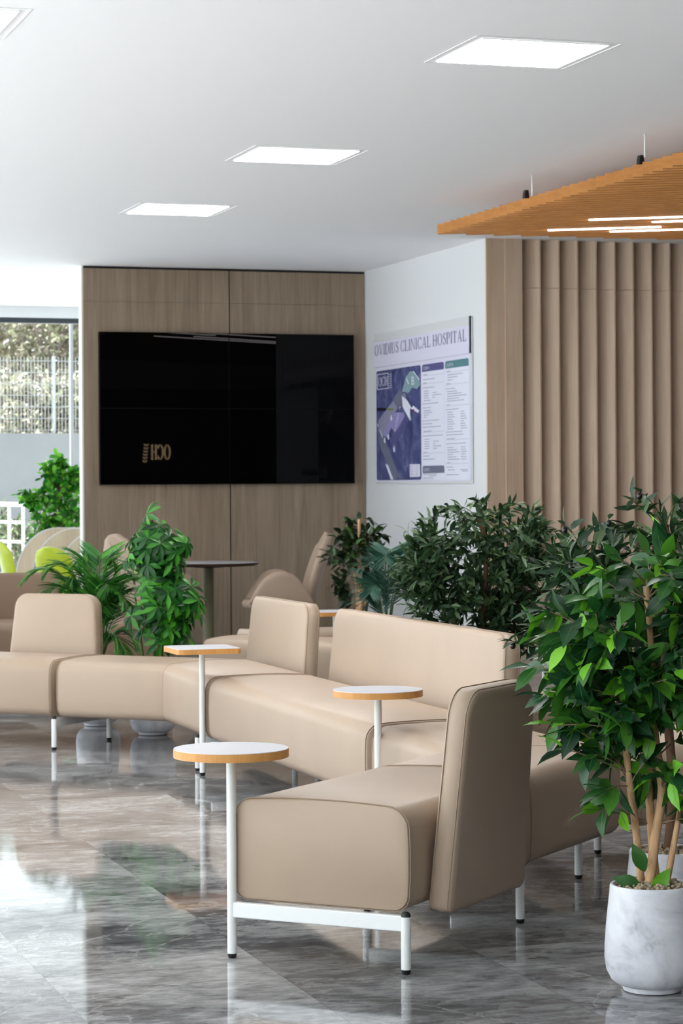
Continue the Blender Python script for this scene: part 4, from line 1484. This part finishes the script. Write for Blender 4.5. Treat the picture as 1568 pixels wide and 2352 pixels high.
olive_tree(t, tr, [(lc(-0.06, 0, 1.0), (0.34, 0.27, 0.30), 0.7, 1.0), (lc(0.22, 0, 1.10), (0.16, 0.2, 0.24), 0.6, 0.45), (lc(-0.27, 0, 1.03), (0.15, 0.2, 0.2), 0.6, 0.3), (lc(0.20, 0, 0.76), (0.22, 0.2, 0.16), 0.6, 0.3)], 400, M['olive_leaf'], fr, per=10, L=0.068, W=0.021)

# --- dark ficus by the oak wall
dp = at_depth(826, 1500, 18.5)
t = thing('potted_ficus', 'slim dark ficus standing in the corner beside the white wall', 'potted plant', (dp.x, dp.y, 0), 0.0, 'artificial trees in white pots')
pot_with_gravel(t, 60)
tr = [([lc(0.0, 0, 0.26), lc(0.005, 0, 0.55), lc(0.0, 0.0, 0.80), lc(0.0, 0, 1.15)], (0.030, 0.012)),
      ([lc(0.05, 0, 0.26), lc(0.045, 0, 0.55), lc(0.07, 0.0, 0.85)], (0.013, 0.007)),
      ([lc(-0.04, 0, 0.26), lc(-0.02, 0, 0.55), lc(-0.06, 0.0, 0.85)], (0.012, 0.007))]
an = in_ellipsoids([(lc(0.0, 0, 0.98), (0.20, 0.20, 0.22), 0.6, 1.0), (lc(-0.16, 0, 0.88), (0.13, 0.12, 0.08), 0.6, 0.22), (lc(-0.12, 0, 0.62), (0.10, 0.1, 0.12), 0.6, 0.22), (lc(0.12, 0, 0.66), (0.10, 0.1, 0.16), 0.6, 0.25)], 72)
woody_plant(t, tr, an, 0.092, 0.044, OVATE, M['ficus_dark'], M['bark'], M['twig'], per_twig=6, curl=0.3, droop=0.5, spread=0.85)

# --- umbrella plant
hp = at_depth(349, 1688, 13.72); hp = on_z(351, 1687, 0)
t = thing('umbrella_plant', 'bushy bright green umbrella plant with whorled leaves behind the corner seat', 'potted plant', (hp.x, hp.y, 0), 0.0, 'artificial trees in white pots')
pot_with_gravel(t, 60)
lf = MB(); lf.leafy = True; st = MB()
stems = []
for pts in ([lc(0.0, 0, 0.26), lc(0.02, 0, 0.6), lc(0.06, 0, 0.9), lc(0.0, 0, 1.22)], [lc(0.03, 0, 0.26), lc(0.07, 0, 0.6), lc(0.12, 0, 1.05)], [lc(-0.03, 0.02, 0.26), lc(-0.07, 0.02, 0.55), lc(-0.1, 0, 0.8)]):
    sp = smooth_path(pts); stems += sp[3:]
    MB().tube(sp, [0.009 - 0.004 * i / len(sp) for i in range(len(sp))], 8).build('stem', M['green_stem'], t, smooth=60)
an = in_ellipsoids([(lc(0.06, 0, 0.70), (0.20, 0.17, 0.25), 0.6, 1.0), (lc(0.02, 0, 1.06), (0.15, 0.13, 0.14), 0.6, 0.38), (lc(0.12, 0, 0.98), (0.12, 0.12, 0.10), 0.6, 0.16), (lc(0.16, -0.05, 0.78), (0.13, 0.12, 0.16), 0.6, 0.2), (lc(-0.06, 0, 1.06), (0.10, 0.10, 0.10), 0.6, 0.12), (lc(0.16, 0, 1.04), (0.08, 0.1, 0.10), 0.6, 0.12)], 118)
an += [lc(-0.03, 0, 1.25), lc(0.05, -0.02, 1.19), lc(0.14, -0.03, 1.08), lc(-0.09, 0, 1.14)]
for a in an:
    s0 = min(stems, key=lambda p: (p - a).length + max(0, p.z - a.z + 0.04))
    st.tube(bez(s0, (s0 + a) / 2 + UP * 0.03, a, 4), 0.0022, 5)
    o_ = V(a.x, a.y, 0)
    ax = (UP * 0.7 + (o_.normalized() if o_.length > 0.01 else UP) * 0.8 - RZ * 0.35 + rnd_dir() * 0.35).normalized()
    e1 = ax.orthogonal().normalized(); e2 = ax.cross(e1)
    nn = random.choice((8, 9, 9, 10)); L = random.uniform(0.088, 0.115)
    for k in range(nn):
        an_ = 2 * pi * k / nn + random.uniform(-0.12, 0.12)
        d = (e1 * cos(an_) + e2 * sin(an_)) - ax * random.uniform(0.0, 0.35)
        lf.leaf(a, d, ax, L * random.uniform(0.85, 1.1), 0.032, OBOV, 0.20, 0.3)
st.build('branches', M['green_stem'], t, smooth=60)
lf.build('foliage', M['scheff'], t, smooth=0)


# --- palms
def palm(t, tips, mat):
    pot_with_gravel(t, 60)
    for x, aw, z in tips:
        a = lc(x * 0.03, aw * 0.03, 0.27); c = lc(x, aw, z)
        hz = sqrt(x * x + aw * aw)
        b = lc(x * 0.30, aw * 0.30, max(z, 0.5) + 0.16 + 0.25 * hz)
        n = 20
        path = bez(a, b, c, n)
        L = sum((path[i + 1] - path[i]).length for i in range(n))
        r = MB().tube(path, [0.006 - 0.0045 * i / n for i in range(n + 1)], 6).build('frond_stem', M['green_stem'], t, smooth=60)
        lf = MB(); lf.leafy = True
        m = 44
        hdir = (RX * x + RZ * aw).normalized()
        for k in range(m):
            f = 0.30 + 0.70 * k / (m - 1)
            i = min(n - 1, int(f * n)); q = path[i] + (path[i + 1] - path[i]) * (f * n - i)
            tan = (path[i + 1] - path[i]).normalized()
            sd_ = hdir.cross(UP).normalized(); nr = sd_.cross(tan)
            ll = 0.165 * sin(pi * (0.12 + 0.82 * k / (m - 1))) ** 0.7 + 0.02
            for sg in (-1, 1):
                d = tan * (0.55 + 0.5 * f) + sd_ * sg * 0.95 + nr * 0.15 - UP * 0.10 + rnd_dir() * 0.06
                lf.leaf(q, d, nr + rnd_dir() * 0.2, ll * random.uniform(0.9, 1.08), 0.0105, LANCE, 0.3, 0.35)
        lf.build('frond', mat, r, smooth=0)


pp = on_z(225, 1666, 0)
t = thing('potted_palm', 'green palm with feathery arching fronds between the far left seat and umbrella plant', 'potted plant', (pp.x, pp.y, 0), 0.0, 'artificial trees in white pots')
palm(t, [(-0.44, 0.0, 0.86), (-0.34, 0.10, 0.76), (-0.20, 0.20, 0.80), (0.02, 0.10, 0.98), (-0.12, 0.06, 0.96), (0.10, 0.0, 0.95), (-0.30, -0.05, 0.90), (0.20, 0.02, 0.88), (0.29, 0.06, 0.80), (0.18, -0.10, 0.72), (0.08, -0.12, 0.80), (-0.14, -0.04, 0.86), (0.24, 0.0, 0.46), (0.18, -0.10, 0.42), (0.10, 0.2, 0.80), (0.25, 0.12, 0.62), (0.02, -0.08, 0.70)], M['palm_leaf'])
bp = at_depth(886, 1560, 15.6)
t = thing('potted_palm', 'bluish palm whose fronds show between the dark ficus and the dense olive tree', 'potted plant', (bp.x, bp.y, 0), 0.0, 'artificial trees in white pots')
palm(t, [(-0.14, 0.0, 0.86), (-0.12, 0.15, 0.78), (-0.10, -0.15, 0.72), (0.05, 0.2, 0.95), (0.22, 0.0, 0.85), (0.15, -0.15, 0.8), (-0.13, 0.05, 0.62), (0.0, -0.2, 0.92)], M['palm_blue'])

# --- round-leaved shrub at the window
wp_ = at_depth(126, 1400, 24.6)
t = thing('potted_shrub', 'bright round-leaved shrub in front of the window at the left edge', 'potted plant', (wp_.x, wp_.y, 0), 0.0, 'artificial trees in white pots')
pot_with_gravel(t, 40)
tr = [([lc(0.0, 0, 0.26), lc(0.03, 0, 0.7), lc(0.05, 0.0, 1.1), lc(0.03, 0, 1.6)], (0.018, 0.009)), ([lc(0.03, 0, 0.26), lc(0.06, 0, 0.8), lc(0.07, 0.0, 1.5)], (0.014, 0.008)), ([lc(0.0, 0, 0.3), lc(-0.08, 0, 0.8), lc(-0.2, 0.0, 1.25)], (0.012, 0.006))]
an = in_ellipsoids([(lc(0.08, 0, 1.18), (0.34, 0.28, 0.36), 0.55, 1.0), (lc(0.0, 0, 1.58), (0.15, 0.15, 0.2), 0.6, 0.3), (lc(-0.27, 0, 1.32), (0.13, 0.12, 0.15), 0.6, 0.22), (lc(0.22, 0, 1.5), (0.12, 0.12, 0.14), 0.6, 0.2), (lc(-0.12, 0, 0.9), (0.2, 0.16, 0.14), 0.6, 0.22)], 200)
woody_plant(t, tr, an, 0.078, 0.056, ROUND, M['shrub'], M['bark_dark'], M['twig'], per_twig=7, curl=0.2, spread=1.0, droop=0.2)

# ------------------------------------------------------------------ study booths and lime chairs at far left
def booth(px, Z, label, wid=1.1, ht=1.015):
    p = at_depth(px, 1300, Z)
    t = thing('desk_divider', label, 'desk divider', (p.x, p.y, 0), -YAW, 'rounded birch desk dividers')
    out = []
    a, bz_ = 0.42, 0.50
    for i in range(17):
        an_ = pi - (pi / 2) * i / 16
        out.append((a + a * cos(an_), ht - bz_ + bz_ * sin(an_)))
    out += [(wid, ht), (wid, 0.0), (0.03, 0.0)]
    th = 0.018
    n = len(out)
    vs = [(x, 0, z) for x, z in out] + [(x, th, z) for x, z in out]
    MB().add(vs, [tuple(range(n - 1, -1, -1)), tuple(range(n, 2 * n))] + [(i, (i + 1) % n, n + (i + 1) % n, n + i) for i in range(n)]).build('panel', M['birch'], t)
    eb = MB(); rings = []
    for i in range(n - 2):
        x, z = out[i]
        c = Vector((0.5, 0, 0.5)); 
        rings.append([(x - 0.004, -0.002, z), (x - 0.004, th + 0.002, z), (x + 0.008, th + 0.002, z - 0.006), (x + 0.008, -0.002, z - 0.006)])
    eb.rings(rings).build('edge_band', M['laminate'], t)
    MB().box((0.30, -0.16, ht - 0.30), (0.42, 0.0, ht - 0.26)).build('shelf', M['birch'], t)
    return t


booth(36, 23.9, 'leftmost and farthest rounded birch desk divider, below the window shrub')
booth(71, 23.3, 'middle one of the three rounded birch desk dividers by the window')
booth(130, 22.7, 'rightmost and nearest rounded birch desk divider, beside the oak wall end')


def lime_chair(px, Z, rz, label, h):
    p = at_depth(px, 1300, Z)
    t = thing('shell_chair', label, 'chair', (p.x, p.y, 0), rz, 'lime green shell chairs')
    k = radians(14); bz_ = V(sin(k), 0, cos(k)); by = V(cos(k), 0, -sin(k))
    rings = []
    for j in range(13):
        f = j / 12
        w = 0.21 * (1 if f < 0.7 else sqrt(max(0.02, 1 - ((f - 0.7) / 0.31) ** 2)))
        base = V(0.16, 0, 0.40) + bz_ * ((h - 0.40) / cos(k) * f)
        rings.append([base + V(0, 1, 0) * (w * math.copysign(abs(cos(2 * pi * i / 20)) ** 0.7, cos(2 * pi * i / 20))) + by * (0.028 * sin(2 * pi * i / 20) - 1.1 * (w * cos(2 * pi * i / 20)) ** 2) for i in range(20)])
    MB().rings(rings).build('backrest', M['lime'], t, smooth=70)
    pad(MB(), V(-0.03, 0, 0.43), V(1, 0, 0), V(0, 1, 0), UP, 0.22, 0.21, 0.03).build('seat', M['lime'], t, smooth=0)
    for sx in (-1, 1):
        for sy in (-1, 1):
            MB().tube([V(0.13 * sx - 0.02, 0.13 * sy, 0.41), V(0.20 * sx - 0.02, 0.19 * sy, 0.0)], [0.012, 0.009], 8).build('leg', M['birch'], t, smooth=40)
    return t


lime_chair(66, 22.75, radians(180 - 17.6 + 20), 'left one of the two lime green shell chairs at the desk dividers', 0.905)
lime_chair(154, 22.05, radians(180 - 17.6 + 58), 'right one of the two lime green shell chairs, partly behind the palm', 0.87)

# ------------------------------------------------------------------ outdoors beyond the rear window
struct('ground', MB().box((-60, W_WIN + 0.26, -0.25), (60, 120, -0.03)), M['paving'])
struct('ground_rear', MB().box((U_LEFT - 0.30, -40, -0.25), (40, W_REAR - 0.21, -0.03)), M['paving'])
struct('ground_side', MB().box((-60, -40, -0.25), (U_LEFT - 0.31, W_WIN + 0.25, -0.03)), M['paving'])
WW = 41.5
zw = on_w(90, 995, WW).z
struct('retaining_wall', MB().box((-25, WW, -0.03), (40, WW + 0.3, zw)), M['concrete_out'])
hill = MB(); rows = []
for j in range(14):
    rows.append([V(-30 + 2.5 * i, WW + 0.3 + j * 1.5, zw - 0.25 + 0.10 * j + 0.2 * sin(i * 1.7 + j) * sin(j * 0.9 + i * 0.6) * (j > 0)) for i in range(29)])
hill.rings(rows, False, False, closed=False)
struct('hillside', hill, M['earth'], smooth=0)

# welded mesh fence on the wall
zf = on_w(90, 820, WW + 0.15).z
fo = (3.0, WW + 0.15, zw)
fen = thing('mesh_fence', 'pale welded mesh fence on top of the retaining wall outside the window', 'fence', fo)
mesh = MB()
ua, ub = on_w(-60, 900, WW).x, on_w(260, 900, WW).x
x = ua
while x < ub:
    mesh.box((x - 0.004, WW + 0.146, zw), (x + 0.004, WW + 0.154, zf)); x += 0.06
z = zw + 0.06
while z < zf:
    mesh.box((ua, WW + 0.144, z - 0.005), (ub, WW + 0.156, z + 0.005)); z += 0.2
mesh.build('mesh_panel', M['fence'], fen, fo)
for px in (-40, 127, 250):
    x = on_w(px, 900, WW).x
    MB().box((x - 0.022, WW + 0.10, zw), (x + 0.022, WW + 0.14, zf + 0.02)).build('post', M['fence'], fen, fo)
lp = at_depth(165, 1100, 36.0)
tag(MB().lathe([(0.032, -0.03), (0.028, 6.0)], n=16).build('lamp_post', M['concrete_out'], origin=(0, 0, 0), smooth=40), 'tall pale pole outside the window, right of the fence post', 'pole').location = (lp.x, lp.y, 0)

# white railing
ro = at_depth(20, 1300, 30.0)
rl = thing('railing', 'white metal railing outside the window at the left edge', 'railing', (ro.x, ro.y, -0.03), 0)
d0 = at_depth(-60, 1155, 30.5); d1 = at_depth(53, 1158, 29.5)
dv = Vector((d1.x - d0.x, d1.y - d0.y)).normalized()
oo = (ro.x, ro.y, -0.03)
for py, r in ((1156, 0.026), (1197, 0.018), (1242, 0.018)):
    a = at_depth(-60, py, 30.5); b = at_depth(54, py + 3, 29.5)
    MB().tube([a, b], r, 10).build('rail', M['rail_white'], rl, oo, smooth=40)
for px, Z in ((-30, 30.2), (21, 29.8), (53, 29.5)):
    a = at_depth(px, 1156, Z)
    MB().tube([(a.x, a.y, -0.03), (a.x, a.y, a.z)], 0.02, 10).build('post', M['rail_white'], rl, oo, smooth=40)


def out_tree(px, Z, label, h, crown, n, mat, L, bare=False, name='hillside_tree', zb_=None, W=None, per=8, cat='tree'):
    p = at_depth(px, 1000, Z)
    zb_ = zb_ if zb_ is not None else zw - 0.3 + max(0, (p.y - WW - 0.3) * 0.066)
    t = thing(name, label, cat, (p.x, p.y, zb_), 0.0, 'trees and bushes outdoors')
    tr = [([V(0, 0, 0), lc(random.uniform(-.15, .15), 0, h * 0.35), lc(random.uniform(-.4, .4), 0, h * 0.65), lc(random.uniform(-.6, .6), 0, h)], (0.03 * h ** 0.7, 0.012))]
    for k in range(5 if bare else 2):
        z0 = h * random.uniform(0.2, 0.55); a = random.uniform(0, 2 * pi)
        tr.append(([V(0, 0, z0), lc(cos(a) * h * 0.12, sin(a) * h * 0.1, z0 + h * 0.2), lc(cos(a) * h * 0.22, sin(a) * h * 0.2, z0 + h * 0.42)], (0.02 * h ** 0.7, 0.008)))
    an = in_ellipsoids([(lc(0, 0, crown[2]), (crown[0], crown[0], crown[1]), 0.3, 1.0)], n)
    woody_plant(t, tr, an, L, W or L * 0.5, ROUND, mat, M['pale_bark'], M['pale_bark'], per_twig=per, spread=1.2, twig_r=0.007, tip=False)
    return t


out_tree(-74, 38.0, 'spring green young tree at the left edge outside the window', 3.4, (0.55, 0.5, 2.9), 40, M['lime_leaf'], 0.16, zb_=-0.03, name='young_tree')
for i, (px, Z, h, cr, cz, n) in enumerate(((-70, 45.5, 3.2, 1.1, 2.1, 90), (30, 46.5, 3.4, 1.15, 2.1, 95), (108, 45.2, 3.2, 1.0, 2.2, 90), (178, 46.2, 3.0, 1.0, 1.9, 85), (262, 45.4, 3.3, 1.1, 2.1, 70), (-10, 52.0, 3.8, 1.5, 2.4, 110), (140, 53.0, 3.9, 1.5, 2.3, 110))):
    lab = ['bare pale tree on the hillside left of the window view', 'pale hillside tree behind the fence, left of the fence post', 'pale slender tree behind the fence, over the fence post', 'pale tree behind the fence beside the tall pole', 'pale hillside tree hidden behind the oak wall end', 'farther hazy tree high on the hillside at the left edge', 'farther hazy tree high on the hillside, above the fence post'][i]
    out_tree(px, Z, lab, h, (cr, cr * 1.2, cz), n * 2, M['hill'], 0.13, bare=True)
for i, (px, Z) in enumerate(((15, 43.6), (75, 43.4), (130, 43.7), (185, 43.5))):
    lab = ['leftmost grey green bush behind the mesh fence', 'grey green bush behind the mesh fence, second from the left', 'grey green bush behind the mesh fence, next to the fence post', 'rightmost grey green bush behind the mesh fence, beside the oak wall'][i]
    out_tree(px, Z, lab, 0.9, (0.75, 0.7, 0.8), 90, M['hill'], 0.11, name='hillside_bush', cat='bush')
for i, (px, Z) in enumerate(((10, 35.0), (48, 34.0))):
    lab = ['left garden bush behind the white railing', 'right garden bush behind the white railing, by the shrub'][i]
    out_tree(px, Z, lab, 0.8, (0.55, 0.5, 0.75), 90, M['garden'], 0.09, name='garden_bush', zb_=-0.03, cat='bush')

# ------------------------------------------------------------------ lit sign on the rear wall (mirrored in the black screens)
v0 = ray(391, 1020); v1 = ray(331, 1062)
wv = 2 * (W_TV - 0.06) - (W_REAR + 0.03)
ga = v0 * (wv / v0.y); gb = v1 * (wv / v1.y)
polys, wd = serif_layout('OCH')
zg0, zg1 = EYE + gb.z * 0 + ray(360, 1055).z * wv / ray(360, 1055).y, EYE + ray(360, 1022).z * wv / ray(360, 1022).y
uR_, uL_ = (v0 * (wv / v0.y)).x, (ray(347, 1030) * (wv / ray(347, 1030).y)).x
go = ((uR_ + uL_) / 2, W_REAR, zg0)
gs = thing('lit_sign', 'warm backlit letter sign on the wall behind the camera, mirrored in the screens', 'sign', go)
mb = MB()
for pl in polys:
    n = len(pl)
    q = [(uR_ + (uL_ - uR_) * x / wd, zg0 + (zg1 - zg0) * y) for x, y in pl]
    mb.add([(x, W_REAR + 0.03, z) for x, z in q] + [(x, W_REAR + 0.002, z) for x, z in q], [tuple(range(n)), tuple(range(2 * n - 1, n - 1, -1))] + [(i, (i + 1) % n, n + (i + 1) % n, n + i) for i in range(n)])
mb.build('letters', M['sign_glow'], gs, go)
lf = MB()
for k in range(6):
    zz = zg0 - 0.06 + (zg1 - zg0 + 0.10) * k / 6
    xx = uL_ - 0.10 - 0.02 * (5 - k) * 0.3
    for sg in (-1, 1):
        lf.add([(xx, W_REAR + 0.02, zz), (xx + sg * 0.035, W_REAR + 0.02, zz + 0.012), (xx + sg * 0.05, W_REAR + 0.02, zz + 0.05), (xx + sg * 0.008, W_REAR + 0.02, zz + 0.03)], [(0, 1, 2, 3)])
lf.build('leaf_emblem', M['sign_glow'], gs, go)
